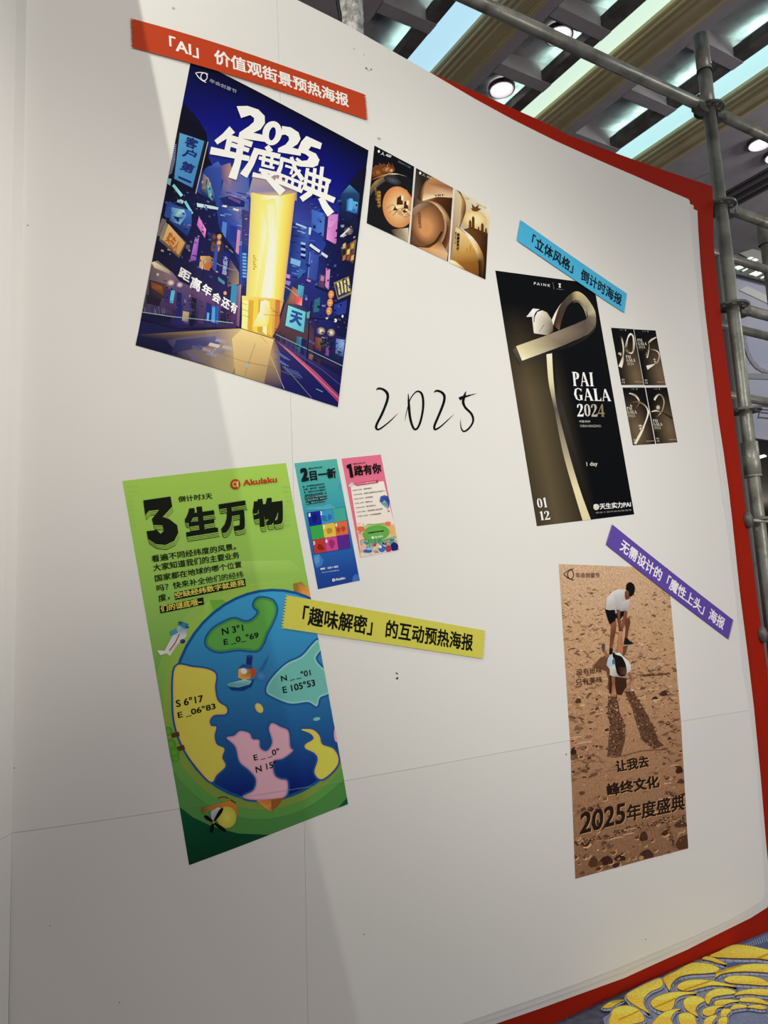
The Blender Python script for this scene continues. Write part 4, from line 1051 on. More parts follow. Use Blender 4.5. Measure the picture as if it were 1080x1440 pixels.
p.poly([(110, 180), (200, 165), (215, 330), (190, 760), (80, 760), (150, 350)], ['f6e27a', 'f8e88a', 'faf0a8', 'fdf4b8', 'f6e070', 'fbeea0'])
p.poly([(150, 200), (190, 195), (200, 420), (175, 770), (110, 770), (165, 420)], ['fbf2b0', 'fbf2b0', 'fffad8', 'fffbe0', 'fdf6c8', 'fffad8'])
p.poly([(0, 745), (250, 770), (225, 860), (195, 1010), (0, 940)], ['f2dc74', 'e0b050', 'dca850', 'c8944c', 'e4c45c'])
for x0, x1, c in ((5, 40, 'f7ea9a'), (40, 70, 'd8a838'), (70, 100, 'f0d050'), (100, 130, 'd4a030'), (130, 155, 'f8eeb0'), (160, 185, 'e8c040'), (200, 228, 'c87a40')):
    p.poly([(x0, 770), (x1, 775), (x1 - 8, 990 - (200 - x1) * .2), (x0 - 8, 975 - (200 - x0) * .2)], c)
p.poly([(110, 775), (165, 780), (170, 850), (150, 930), (60, 930), (105, 840)], ['fffbe0', 'fdf4b0', 'f0d860', 'f4e47a', 'f2e070', 'fff8d0'])
for y0, y1, x0, x1 in ((770, 775, -10, 0), (815, 890, 170, 250), (838, 850, 180, 250), (772, 792, 205, 262), (858, 868, 130, 250), (790, 800, 0, 30), (825, 838, 0, 40), (860, 875, 0, 50)):
    p.line([(x0, y0), (x1, y1)], 1.6, '5a4020')
p.line([(68, 505), (72, 590)], 5, 'd8b860'); 
for k in range(7): p.rect(66 + (k % 3) * 5, 505 + k * 13, 10, 6, 'c0943a')
p.build('light_beam', o, INK, B1 * 1.5, r)

# left-hand street front
view(4.8, 190, 200)
p = Print()
NV = '10122e'
p.poly([(290, -180), (330, -260), (420, -160), (480, -60), (500, 150), (440, 210), (400, 330), (540, 400), (570, 590), (670, 740), (700, 830), (690, 1080), (660, 1250), (300, 1260), (40, 1200), (110, 760), (200, 380)],
       ['0b0c20', '0b0c22', '0c0e2a', '0a0c1e', '0b0d26', '101438', '0e1130', '141a48', '141848', '181c50', '1e2258', '2a2258', '241c40', '2a2050', '12122e', '16142e', '0c0e24'])
p.poly([(470, 60), (520, 160), (460, 150)], '0a0b18')
p.poly([(460, 215), (495, 245), (535, 360), (530, 400), (440, 330)], ['7a6a5a', 'a09488', '3a6a8a', '20386a', '2a2a4a'])
p.poly([(482, 280), (510, 300), (522, 400), (495, 370)], '4aa0b0')
for k in range(12): p.rect(420 + random.random() * 95, 250 + random.random() * 140, 9, 16, random.choice(['3a3a5a', '8a7a5a', '20264e', 'c0a878', '2c4a7a']))
p.poly([(415, 412), (560, 440), (558, 458), (418, 438)], 'bcd8dc'); p.line([(466, 420), (462, 448)], 5, '1a1c30')
p.line([(255, 290), (315, 365)], 20, '8ad0d8'); p.line([(335, 400), (385, 485)], 17, '7ac0d0'); p.poly([(222, 245), (245, 250), (235, 295), (215, 280)], '7ab8c8')
p.poly([(215, 400), (380, 470), (380, 560), (350, 640), (195, 500)], ['23408c', '3a62ac', '2a4a92', '1a2c6c', '2a4c9a'])
p.poly([(245, 440), (330, 460), (345, 500), (300, 560), (240, 530)], ['5a9ad0', 'a8dce4', '4a8ac4', '8ac8dc', '3a6ab4']); p.poly([(290, 470), (335, 470), (320, 520), (270, 500)], ['b8e8e4', '6ab0cc', '2a5a9c', '8ad0d8']); p.poly([(255, 500), (300, 510), (290, 545)], '16285a')
p.poly([(290, 378), (330, 400), (318, 418), (280, 405)], '9ac0c8')
# slatted facade at the sheet edge
for k in range(16): p.poly([(258 - k * 2, 20 + k * 13), (300 - k * 3.4, 8 + k * 13), (298 - k * 3.4, 15 + k * 13), (257 - k * 2, 27 + k * 13)], '8a8ab0')
p.poly([(180, 515), (205, 525), (150, 640), (130, 640)], '4a4454')
for k in range(5): p.line([(185 + k * 6, 515 + k * 3), (145 + k * 5, 625 + k * 4)], 2.5, 'a89a88')
# magenta panels, lanterns, brackets
p.poly([(430, 505), (478, 590), (470, 650), (415, 560)], ['d878c8', 'e890cc', 'c868b8', 'b058b0']); p.line([(452, 530), (448, 620)], 3, '7a3a8a')
p.poly([(405, 640), (430, 650), (410, 800), (370, 800)], ['b878d0', 'a868c8', '7848a0', '8a54b4']); p.line([(385, 765), (415, 772)], 7, '141430')
p.poly([(515, 610), (600, 640), (590, 850), (510, 720)], '2a2848'); p.poly([(560, 600), (665, 720), (665, 755), (600, 700)], '14163c'); p.line([(610, 700), (660, 748)], 8, '8a7a70')
for x, y in ((567, 640), (564, 682), (555, 722)): p.fade_ell(x, y, 15, 20, 'f0b860', 'c07a38', 10); p.line([(x - 12, y + 6), (x + 12, y + 10)], 2, '6a3a18')
for x, y in ((532, 640), (528, 690), (522, 725)): p.ell(x, y, 12, 16, '6a4038')
p.poly([(590, 735), (640, 755), (620, 900), (565, 880)], '1c2470')
p.poly([(440, 770), (500, 770), (545, 800), (500, 870), (430, 850)], ['d8a868', 'b88850', '5a4448', '9a5a38', 'c89a60']); p.ell(490, 840, 20, 25, 'b8643c'); p.line([(470, 800), (450, 860)], 6, 'e8d0a0')
p.poly([(640, 790), (700, 880), (700, 960), (620, 980), (625, 870)], ['4a3f5a', '8a7a78', 'a08a70', '5a4a58', '3a3450'])
p.line([(500, 800), (640, 860), (690, 865)], 4, '9a8a7a'); p.line([(465, 800), (450, 960)], 4, '141430')
p.poly([(540, 690), (560, 700), (545, 880), (520, 860)], '3a4a9c')
p.poly([(560, 910), (605, 945), (600, 965), (560, 935)], '4a8a9c'); p.poly([(650, 960), (690, 970), (680, 1100), (640, 1080)], '3a8ab0'); p.poly([(690, 970), (715, 960), (700, 1250), (672, 1230)], ['7a5a8a', 'b08a8a', '8a5a78', '5a4070'])
# shop front under the slanting sign line
p.poly([(105, 820), (150, 800), (250, 880), (300, 940), (690, 1120), (680, 1260), (300, 1240), (40, 1180)], ['6a5a5a', '8a7a6a', '8a7478', '6a5078', '5a3a68', '3a2a58', '2a2458', '1e1c44'])
p.poly([(110, 815), (130, 805), (230, 870), (240, 895), (130, 850)], ['e8dcb8', 'd8cca8', 'b8a890', '9a8a88', 'c8bc9c'])
p.poly([(95, 930), (210, 960), (200, 1060), (90, 1040)], ['2a2434', '5a3e34', '3a2c38', '1c1a30']); p.poly([(105, 940), (180, 975), (195, 1040), (110, 985)], ['6a3c24', '9a5a30', '5a3420', '7a4628']); p.poly([(75, 1030), (180, 1060), (160, 1110), (75, 1090)], '241d2c')
p.fade_ell(240, 950, 26, 22, 'fff0dc', '9a6a78'); p.fade_ell(300, 965, 22, 20, 'fff0dc', '8a6088'); p.fade_ell(152, 895, 12, 14, 'e8dcd0', '5a5060')
p.poly([(245, 1000), (268, 1005), (255, 1090), (230, 1080)], '5ac0e0'); p.poly([(205, 980), (240, 1000), (230, 1100), (195, 1080)], '3a3068')
for x, c in ((280, '20246a'), (330, '4a4488'), (380, '1a1c48'), (430, '4a3868'), (480, '1e2a70'), (530, '2f5ab0'), (580, '26204a'), (620, '4a3050')):
    p.poly([(x, 1010 + (x - 280) * .36), (x + 34, 1022 + (x - 280) * .36), (x + 28, 1230), (x - 6, 1220)], c)
p.poly([(520, 1110), (545, 1118), (538, 1220), (512, 1214)], '4a9ad8'); p.poly([(485, 1150), (500, 1155), (495, 1210), (480, 1205)], '58a8e0')
for k in range(60):
    x = 360 + random.gauss(20, 26); y = 1120 + random.gauss(0, 45); p.ell(x, y, 6, 4, random.choice(['1c2a24', '3a4a34', '10161c']), random.random() * 180, 8)
for k in range(40):
    x = 610 + random.gauss(0, 22); y = 1190 + random.gauss(0, 28); p.ell(x, y, 6, 4, random.choice(['1c1a30', '10121c', '2a2438']), 0, 8)
p.poly([(322, 1140), (365, 1150), (355, 1215), (315, 1205)], ['c8b890', 'b8a888', '8a7a68', 'a8987a']); p.poly([(375, 1170), (395, 1175), (390, 1245), (365, 1240)], '141428')
p.poly([(40, 1140), (240, 1175), (240, 1220), (30, 1200)], '15163a')
for k in range(26): p.line([(60 + k * 7, 1110 + (k * 13) % 30), (66 + k * 7, 1150 + (k * 7) % 20)], 2, random.choice(['5a5a8a', '3a3a68', '8a8aa8']))
p.line([(45, 1148), (240, 1178), (660, 1222)], 5, '9ab0a8'); p.line([(400, 1060), (395, 1230)], 3, '141430'); p.line([(545, 1000), (540, 1250)], 4, '1c1a38'); p.ell(606, 1020, 11, 13, 'e0a070')
for k in range(170):
    y = 330 + random.random() * 820; x = 150 + (y - 330) * .05 + random.random() * 470 - max(0, 560 - y) * .35
    if 800 < y < 1130 and abs((x - 300) * .56 + 890 - y) < 90: continue
    w_ = 5 + random.random() * 16; h_ = 3 + random.random() * 12
    p.poly([(x, y), (x + w_, y + w_ * .35), (x + w_ - 2, y + w_ * .35 + h_), (x - 2, y + h_)], random.choice(['1c2050', '2a2c6a', '3a3a7a', '0c0d20', '4a4078', '6a5a8a', '22245a', '8a7a88', '5a4a6a', '3a5a9a', 'c8a070', '10122c']))
p.build('street_front', o, INK, B1 * 2, r)
p = Print()
p.poly([(285, -75), (478, 0), (405, 330), (388, 312), (258, 250)], ['16181e', '1a1c28', '101220', '101220', '16181e'])
p.poly([(300, -60), (465, -5), (385, 310), (262, 248)], ['5a9cc8', '4a8cc0', '3f7cb4', '4684b8']); p.line([(490, 0), (408, 350)], 6, 'b8b09a')
p.build('shop_sign', o, INK, B1 * 2.4, r, label='light blue upright shop sign')
p = Print()
p.poly([(205, 540), (345, 680), (295, 785), (160, 665)], '6a5a4a'); p.poly([(225, 555), (335, 682), (292, 765), (185, 660)], ['e8b878', 'd8a868', 'c89858', 'dcac68'])
for k in range(4): p.line([(165 + k * 6, 655 + k * 3), (208 + k * 7, 545 + k * 5)], 2, 'd8c8a0')
p.text('实在人', (200, 668), (272, 752), (236, 600), 'b05a20', .03)
p.poly([(345, 690), (370, 700), (362, 730), (338, 718)], '5a5a68')
p.build('lit_sign', o, INK, B1 * 2.4, r, label='warm lit tilted sign')
for ch, bl, br, tl in (('客', (326, 24), (408, 58), (350, -42)), ('户', (312, 95), (392, 128), (345, 38)), ('第', (295, 185), (380, 222), (325, 125)), ('一', (288, 245), (375, 282), (292, 230))):
    p = Print(); p.text(ch, bl, br, tl, '1c2868', .035); p.build('sign_character', o, INK, B1 * 2.7, r)
for ch, bl, br, tl in (('距', (286, 905), (362, 950), (304, 842)), ('离', (364, 982), (434, 1016), (382, 902)), ('年', (442, 1015), (505, 1052), (462, 950)), ('会', (512, 1065), (565, 1098), (532, 1005)), ('还', (575, 1105), (630, 1135), (592, 1042)), ('有', (636, 1140), (678, 1165), (650, 1075))):
    p = Print(); p.text(ch, bl, br, tl, 'f4f2f6', .03); p.build('slogan_character', o, INK, B1 * 2.7, r)
p = Print()
for k, ch in enumerate('大锅套菜'): p.text(ch, (592 - k * 3, 795 + k * 32), (622 - k * 3, 808 + k * 32), (596 - k * 3, 765 + k * 32), 'a8b0e0', .02)
p.build('sign_lettering', o, INK, B1 * 2.7, r)

# right-hand street front
view(4.2333, 340, 240)
p = Print()
p.poly([(625, 90), (720, -20), (760, 0), (735, 420), (600, 1200), (590, 1270), (330, 1090), (180, 990), (215, 930), (255, 800), (300, 680), (390, 590), (470, 500), (500, 440), (490, 370), (580, 300), (585, 150)],
       ['101634', '0c0e20', '0b0d20', '0c0e20', '141440', '16164a', '1c1a58', '3a2a50', '5a3a40', '6a4a4a', '2a2a68', '22307c', '1a2668', '141a50', '101440', '101438', '1a2a60'])
p.poly([(590, 140), (640, 85), (700, 140), (690, 270), (585, 230)], ['1e3a68', '4a86b0', '20406a', '142240', '16284a']); p.poly([(625, 170), (690, 190), (685, 260), (620, 240)], ['3a7ac0', '6ab4dc', '2a5aa8', '2a62b4']); p.poly([(638, 165), (660, 170), (655, 240), (632, 236)], '58a8dc')
p.poly([(590, 385), (650, 330), (662, 360), (600, 400)], 'b0a8a8'); p.fade_ell(635, 360, 30, 26, 'a08878', '16183a'); p.line([(586, 395), (640, 345)], 9, 'd8d8e0')
p.poly([(595, 460), (680, 410), (660, 555), (590, 510)], ['4a3a28', '8a7040', '5a3a30', '2a2030'])
for k in range(9): p.poly([(600 + (k % 3) * 25, 440 + (k // 3) * 35), (618 + (k % 3) * 25, 430 + (k // 3) * 35), (614 + (k % 3) * 25, 462 + (k // 3) * 35), (597 + (k % 3) * 25, 468 + (k // 3) * 35)], ['d8b058', '3a2c20', 'c09848', '1c1828', 'e0bc68', '5a3a28', 'b06a40', '8a4a38', 'd8a858'][k])
p.poly([(515, 265), (572, 258), (560, 442), (502, 410)], ['d888cc', 'c478c0', 'b86cb4', 'e498d4']); p.poly([(572, 258), (555, 310), (515, 350), (515, 265)], ['c078bc', 'd08ac8', 'dc94cc', 'd084c8']); p.poly([(495, 258), (515, 262), (502, 410), (484, 420)], '2c2460')
p.line([(404, 442), (462, 484)], 17, 'd0dce4'); p.line([(472, 492), (508, 516)], 17, 'c4d0dc'); p.line([(400, 452), (505, 526)], 4, '1a1c38')
p.poly([(405, 485), (458, 510), (445, 660), (392, 640)], ['4058ac', '34489c', '2c3c90', '3850a4']); p.line([(405, 485), (392, 640)], 4, '8098c8')
p.poly([(500, 580), (525, 590), (515, 710), (495, 690)], 'c888c0'); p.ell(512, 655, 5, 8, '1c1c38'); p.poly([(462, 615), (495, 625), (490, 700), (455, 690)], '5a3a5a'); p.poly([(470, 625), (490, 632), (485, 660), (466, 655)], 'b07aa0')
p.line([(435, 690), (540, 735)], 9, '0c0e20'); p.poly([(385, 645), (410, 655), (408, 665), (386, 660)], 'd880b0')
p.poly([(545, 668), (635, 630), (652, 735), (570, 770)], '8a8054'); p.poly([(552, 678), (630, 642), (645, 725), (572, 758)], '2c2f58')
for k in range(4): p.line([(572 + k * 20, 680 - k * 8), (582 + k * 18, 740 - k * 7)], 11, 'd8c878'); p.ell(570 + k * 20, 675 - k * 8, 6, 8, 'e4d890')
for x, y in ((530, 738), (524, 787), (518, 836)):
    p.fade_ell(x, y, 17, 24, 'f8c078', 'd8803c', 6); p.line([(x - 14, y - 8), (x + 14, y - 5)], 2, '8a4a20'); p.line([(x - 14, y + 8), (x + 14, y + 11)], 2, '8a4a20')
p.poly([(300, 690), (345, 720), (340, 800), (270, 790)], ['8a6a4a', 'c0806a', 'a04a50', '7a5a48']); p.poly([(310, 740), (360, 760), (355, 805), (320, 795)], ['d8404a', 'e86a6a', 'f0b0a0', 'd05050']); p.poly([(335, 680), (370, 690), (362, 760), (330, 745)], ['58b0c8', '4a9cb8', '3a7ca0', '50a4c0'])
p.line([(255, 690), (300, 720), (330, 750)], 4, 'b8a898'); p.poly([(430, 770), (465, 755), (458, 840), (425, 845)], '2c6a78'); p.poly([(385, 845), (410, 835), (405, 880), (385, 880)], '6aa0a8')
p.poly([(548, 800), (625, 770), (618, 850), (545, 870)], '26388c'); p.line([(400, 880), (560, 890), (640, 940)], 6, '0c0e22')
p.ell(556, 893, 9, 11, 'e8e4e0'); p.ell(598, 868, 6, 9, 'd8d4d0'); p.ell(505, 880, 8, 6, 'c8c4c0')
p.poly([(430, 940), (620, 1000), (600, 1170), (420, 1100)], ['2c2050', '1e2258', '181a48', '20184a'])
p.fade_ell(470, 955, 26, 24, 'ffe8c0', '5a3a48'); p.fade_ell(530, 965, 24, 24, 'ffe4c0', '5a3a50')
p.poly([(435, 990), (475, 1000), (468, 1080), (430, 1060)], ['6a3a30', 'a05a3c', '5a2c30', '4a2438']); p.poly([(560, 1000), (612, 1010), (600, 1110), (555, 1090)], ['5a78b8', '9ab4dc', '3a5498', '4a68ac']); p.poly([(500, 1040), (520, 1045), (515, 1105), (498, 1100)], '7a4a88')
for k in range(46):
    x = 490 + random.gauss(0, 17); y = 1028 + random.gauss(0, 18); p.ell(x, y, 5, 4, random.choice(['1c3028', '3a5a3c', '2a442c', '0e1614']), 0, 8)
for k in range(26):
    x = 575 + random.gauss(0, 10); y = 1085 + random.gauss(0, 16); p.ell(x, y, 4, 3, random.choice(['16241e', '2a402c', '0e1614']), 0, 8)
for k in range(30):
    x = 215 + random.gauss(0, 14); y = 990 + random.gauss(0, 14); p.ell(x, y, 4, 3, random.choice(['16241e', '3a4028', '0e1614']), 0, 8)
p.poly([(325, 985), (355, 995), (345, 1090), (318, 1070)], ['2c6a7a', '3a86a0', '1c4468', '1e5068']); p.poly([(355, 1000), (385, 1010), (380, 1110), (350, 1090)], '1c2258'); p.poly([(400, 1090), (425, 1100), (412, 1150), (392, 1140)], ['a07a5a', '8a6448', '5a4038', '7a5a48']); p.poly([(445, 1120), (470, 1125), (462, 1190), (438, 1175)], '3a2430')
for k in range(24): p.line([(230 + k * 8, 985 + k * 4), (226 + k * 8, 1030 + k * 5)], 2, random.choice(['3a4a8a', '1c2048', '5a5a90']))
for k in range(170):
    y = 150 + random.random() * 950; x = 400 + random.random() * 300 - (y - 150) * .09
    if 780 < y < 985 and x < 392: continue
    w_ = 5 + random.random() * 15; h_ = 3 + random.random() * 12
    p.poly([(x, y), (x + w_, y - w_ * .2 if y < 700 else y + w_ * .3), (x + w_ - 2, y - w_ * .2 + h_ if y < 700 else y + w_ * .3 + h_), (x - 2, y + h_)], random.choice(['1c2060', '26307a', '3a4a9a', '0b0d20', '141640', '4a5aa0', '22245a', '5a4a6a', '3a5a9a', '8a90b8', '101330', '181a48']))
p.line([(200, 975), (600, 1165)], 3, '9ac0b8'); p.line([(415, 780), (400, 900), (385, 1150)], 6, '0e1026')
p.build('street_front', o, INK, B1 * 2, r)
p = Print()
p.poly([(270, 795), (385, 840), (372, 972), (250, 928)], '2a4a5a'); p.poly([(275, 803), (378, 843), (366, 965), (257, 924)], ['8ad8e0', '6ac4d4', '5ab4cc', '7cccd8'])
p.text('天', (280, 905), (352, 930), (292, 828), '2c4a90', .05)
p.build('lit_sign', o, INK, B1 * 2.4, r, label='pale cyan sign with one character')
# the road
p = Print()
L_, R_ = [(-330, 960), (-330, 1160), (-330, 1330)], [(200, 1000), (590, 1260), (590, 1450)]
view(4.2333, 340, 240)
p.poly([(-640, 980), (0, 940), (195, 1005), (600, 1235), (600, 1430), (0, 1240), (-680, 1060)], ['1a1a3a', 'c8a868', 'a08060', '1a1c58', '141650', 'a8895c', '10102a'])
p.poly([(-150, 955), (0, 943), (60, 962), (-60, 1210), (-380, 1100), (-450, 1010)], ['8a7a78', 'd8bc80', 'e4cc8c', 'a08a68', '2a2850', '3a3460'])
p.poly([(0, 943), (190, 1003), (170, 1100), (140, 1270), (-40, 1215), (-60, 1000)], ['ead490', 'e8cc88', 'd0b078', '8a7458', 'b89c68', 'e0c488'])
p.poly([(190, 1003), (240, 1080), (245, 1300), (130, 1275), (165, 1100)], ['8a6a5a', '3a3468', '1a1c58', '4a4050', 'b8986a'])
p.poly([(190, 1003), (600, 1235), (600, 1430), (235, 1310), (225, 1080)], ['4a3a68', '171a54', '12144c', '181a58', '2c2a64'])
p.poly([(-390, 1010), (-160, 985), (-130, 1030), (-420, 1090)], ['2c2c60', '6a6488', '5a5680', '22244e'])
for x, y, c in ((-190, 1025, 'c8bcb8'), (-150, 1000, '9a94a8'), (-240, 1050, 'a098a8'), (-160, 1060, '7a7690'), (-290, 1040, '5a5a86'), (-110, 1040, 'b0a8a0'), (-205, 1080, '8a86a0')):
    p.poly([(x, y), (x + 60, y + 14), (x + 50, y + 32), (x - 12, y + 16)], c)
for k in range(6): p.line([(-330 + k * 6, 1085 + k * 8), (-250 + k * 6, 1106 + k * 8)], 2.5, '6a6a98')
p.line([(-185, 1090), (-150, 1055)], 4, '6ac8a8'); p.line([(-150, 1075), (-215, 1065)], 3, 'c86a8a')
for k in range(9): p.poly([(195 + k * 13 % 60, 1075 + k * 9), (235 + k * 13 % 60, 1090 + k * 9), (232 + k * 13 % 60, 1096 + k * 9), (192 + k * 13 % 60, 1081 + k * 9)], '5a68a8')
for k in range(7): p.line([(240 + k * 14, 1165 + k * 5), (275 + k * 14, 1205 + k * 5)], 3, '5a70b4')
p.poly([(205, 1015), (255, 1060), (420, 1220), (590, 1400), (600, 1360), (440, 1200), (290, 1075)], ['c07a78', 'c0607c', 'b04a70', '98386c', '8a3464', 'a84470', 'b85c7c'])
p.line([(250, 1055), (390, 1180), (590, 1370)], 3, 'd89aa8'); p.line([(310, 1080), (480, 1190), (600, 1290)], 3, '5a5a90')
p.line([(170, 1110), (250, 1300)], 2.5, 'c8c0a8'); p.line([(250, 1165), (415, 1355)], 2.5, '8a90a8'); p.line([(0, 1135), (170, 1170), (350, 1240)], 2, '8a744c'); p.line([(80, 1030), (50, 1110), (15, 1225)], 2, '8a744c'); p.line([(110, 985), (150, 1030)], 2, 'a89058'); p.line([(-260, 1040), (0, 1135)], 2, '8a7c68')
p.line([(440, 1300), (480, 1318)], 5, '5a9ac0'); p.ell(33, 1163, 8, 12, '8ab8c0'); p.line([(-10, 940), (190, 1003)], 4, '6a4a24')
p.build('street', o, INK, B1 * 2.3, r)

# headline and logo
view(4.909, 260, 90)
W_ = 'f1efe6'
p = Print()
p.poly([(355, 295), (430, 293), (505, 318), (548, 362), (550, 412), (520, 455), (470, 478), (556, 497), (548, 541), (366, 514), (375, 476), (440, 432), (474, 402), (476, 376), (448, 356), (386, 376)], W_)
p.poly([(600 + 67 * math.cos(t) * .98 - 84 * math.sin(t) * .17, 481 + 67 * math.cos(t) * .17 + 84 * math.sin(t) * .98) for t in [k * math.pi / 18 for k in range(36)]], W_, 0,
       [[(601 + 23 * math.cos(t) * .97 - 47 * math.sin(t) * .2, 485 + 23 * math.cos(t) * .2 + 47 * math.sin(t) * .97) for t in [k * math.pi / 12 for k in range(24)]]])
p.poly([(668, 431), (728, 441), (782, 476), (796, 520), (775, 556), (738, 580), (802, 598), (796, 637), (638, 611), (642, 584), (692, 560), (716, 530), (714, 505), (690, 490), (666, 494)], W_)
p.poly([(836, 500), (943, 550), (932, 592), (868, 572), (850, 598), (902, 622), (926, 665), (914, 702), (880, 717), (800, 711), (765, 664), (800, 673), (842, 668), (855, 646), (830, 626), (773, 606), (800, 540)], W_)
p.build('headline_year', o, INK, B1 * 3, r)
p = Print()
for st, w_ in (([(325, 455), (275, 500), (212, 545)], [58, 44, 34]), ([(290, 507), (462, 560)], 40), ([(318, 560), (440, 600)], 30), ([(174, 600), (442, 657)], [52, 36]), ([(388, 540), (360, 690), (325, 795)], [46, 48, 58]), ([(308, 515), (285, 620)], 38)):
    p.line(st, w_, W_)
p.build('headline_character', o, INK, B1 * 3, r)
p = Print()
for st, w_ in (([(562, 570), (590, 610)], [34, 40]), ([(470, 600), (655, 642)], [40, 34]), ([(492, 600), (455, 690), (402, 775)], [42, 44, 56]), ([(545, 625), (535, 705)], 22), ([(600, 640), (590, 720)], 22), ([(508, 650), (648, 690)], 24), ([(525, 700), (615, 722)], 18),
               ([(510, 732), (632, 762)], 24), ([(622, 752), (560, 790), (465, 765)], [26, 22, 34]), ([(530, 745), (600, 820), (672, 893)], [30, 42, 56])):
    p.line(st, w_, W_)
p.build('headline_character', o, INK, B1 * 3, r)
p = Print()
for st, w_ in (([(655, 655), (805, 700)], 26), ([(668, 660), (660, 710), (636, 770)], [26, 26, 34]), ([(690, 705), (742, 722), (728, 765)], [18, 20, 20]), ([(732, 645), (760, 730), (812, 805)], [24, 26, 32]), ([(795, 735), (735, 785)], 18), ([(766, 655), (798, 680)], 20),
               ([(650, 765), (815, 830)], 20), ([(662, 768), (650, 825)], 22), ([(703, 785), (690, 840)], 20), ([(745, 800), (733, 855)], 20), ([(795, 815), (785, 875)], 22), ([(620, 805), (808, 882)], [30, 28])):
    p.line(st, w_, W_)
p.build('headline_character', o, INK, B1 * 3, r)
p = Print()
for st, w_ in (([(845, 722), (822, 870)], 24), ([(985, 800), (962, 925)], 26), ([(832, 752), (1003, 815)], 26), ([(828, 805), (980, 862)], 20), ([(895, 722), (878, 890)], 24), ([(945, 712), (922, 905)], 26), ([(812, 850), (1030, 945)], [34, 40]), ([(868, 890), (800, 938)], [38, 40]), ([(935, 925), (965, 985), (1005, 1040)], [40, 48, 56])):
    p.line(st, w_, W_)
p.build('headline_character', o, INK, B1 * 3, r)
def eye(p, c):
    p.line([(72, 66), (100, 62), (135, 66), (158, 76)], [5, 6, 6, 4], c, 4); p.line([(72, 66), (95, 98), (125, 122), (146, 132)], [5, 6, 6, 4], c, 4)
    p.line([(130 + 22 * math.cos(t), 92 + 27 * math.sin(t)) for t in [k * math.pi / 10 for k in range(20)]], 6, c, 0, True)
p = Print(); eye(p, 'e4e4e8'); p.build('eye_logo', o, INK, B1 * 3, r)
p = Print(); p.text('年会创意节', (166, 128), (352, 208), (172, 103), '9a9cac', .01); p.build('logo_lettering', o, INK, B1 * 3, r)
# ---------------------------------------------------------------- green globe poster
r = R_GREEN
def meadow(u, v):
    a, b, c, d = hexc('a3cb55'), hexc('92c058'), hexc('5f9a4c'), hexc('4f8c46')
    return mixc(a, b, v / .3) if v < .3 else mixc(b, c, (v - .3) / .35) if v < .65 else mixc(c, d, min(1, (v - .65) / .3))
o = sheet('poster', r, meadow, 'tall green poster with a blue cartoon globe and riddle text, lower left on the wall', 'poster', None, 6, 14)
def sz_circle(pts):
    (ax, ay), (bx_, by_), (cx, cy) = pts
    d = 2 * (ax * (by_ - cy) + bx_ * (cy - ay) + cx * (ay - by_))
    ux = ((ax * ax + ay * ay) * (by_ - cy) + (bx_ * bx_ + by_ * by_) * (cy - ay) + (cx * cx + cy * cy) * (ay - by_)) / d
    uy = ((ax * ax + ay * ay) * (cx - bx_) + (bx_ * bx_ + by_ * by_) * (ax - cx) + (cx * cx + cy * cy) * (bx_ - ax)) / d
    return ux, uy, math.hypot(ax - ux, ay - uy)
view(1, 0, 0)
gx, gy, gr = sz_circle([bz((242.7, 985.5)), bz((377.8, 829.7)), bz((352, 1124))])
def disc(p, k, fn, n=48, rings=8, dx=0, dy=0):
    pts, cols, fc = [(gx + dx, gy + dy)], [fn(0)], []
    for q in range(1, rings + 1):
        for j in range(n):
            a = 2 * math.pi * j / n; rr = gr * k * q / rings
            pts.append((gx + dx + rr * math.cos(a), gy + dy + rr * math.sin(a))); cols.append(fn(rr * math.sin(a) / gr))
    for j in range(n): fc.append((0, 1 + j, 1 + (j + 1) % n))
    for q in range(rings - 1):
        for j in range(n): fc.append((1 + q * n + j, 1 + (q + 1) * n + j, 1 + (q + 1) * n + (j + 1) % n, 1 + q * n + (j + 1) % n))
    p._add(pts, cols, fc)
p = Print()
disc(p, 9.0, lambda y: hexc('07472e'), rings=1) if False else None
view(3.2727, 170, 900)
p.poly([(270, 768), (330, 815), (420, 858), (540, 890), (700, 897), (850, 872), (960, 815), (1040, 725), (1100, 760), (1040, 1000), (300, 1100)], ['0b5a38', '0a4f32', '0a482e', '08432b', '0a482e', '0c5032', '0e5a38', '0e5c3a', '0a4a30', '06381f', '06361e'])
disc(p, 1.17, lambda y: mixc(hexc('5f9c4a'), hexc('93bd55'), min(1, max(0, .5 + y * .6))))
disc(p, 1.085, lambda y: mixc(hexc('7f9a42'), hexc('9ac04e'), min(1, max(0, .5 + y * .6))))
view(3.2727, 170, 650)
for k in range(9):
    for j in range(7):
        if (j > 1 and k > 1 and j < 5): continue
        p.rect(30 + j * 13 + k * 2 if j < 4 else 700 + j * 12, 110 + k * 22, 7, 7, '97c25a' if k < 8 else '8fbd58')
p.poly([(250, 600), (330, 520), (560, 455), (780, 452), (860, 520), (860, 600), (640, 560), (420, 600)], ['8fc258', '98c65c', 'a8cc66', 'a0c85e', '90bc54', '88b850', '98c25a', '92c056'])
p.poly([(340, 770), (345, 735), (388, 705), (385, 660), (405, 635), (450, 632), (490, 655), (485, 690), (430, 730), (380, 790)], ['8cc04a', '92c450', '98c84e', '9cca50', 'a0cc52', '8abc48', '6aaa40', '5c9e3c', '66a640', '80b648'])
p.poly([(405, 635), (470, 633), (500, 660), (470, 690), (430, 690)], '6cae3e')
p.poly([(790, 560), (830, 550), (870, 590), (870, 640), (800, 620)], ['8a7a3a', '9a6a2c', 'e89a4a', 'd8883c', '6a5a2a']); p.poly([(800, 555), (840, 590), (880, 605), (880, 640), (820, 630)], ['7a5a26', 'e09248', 'f0a050', 'e89a48', 'c88038'])
p.build('landscape', o, INK, B1, r)
p = Print()
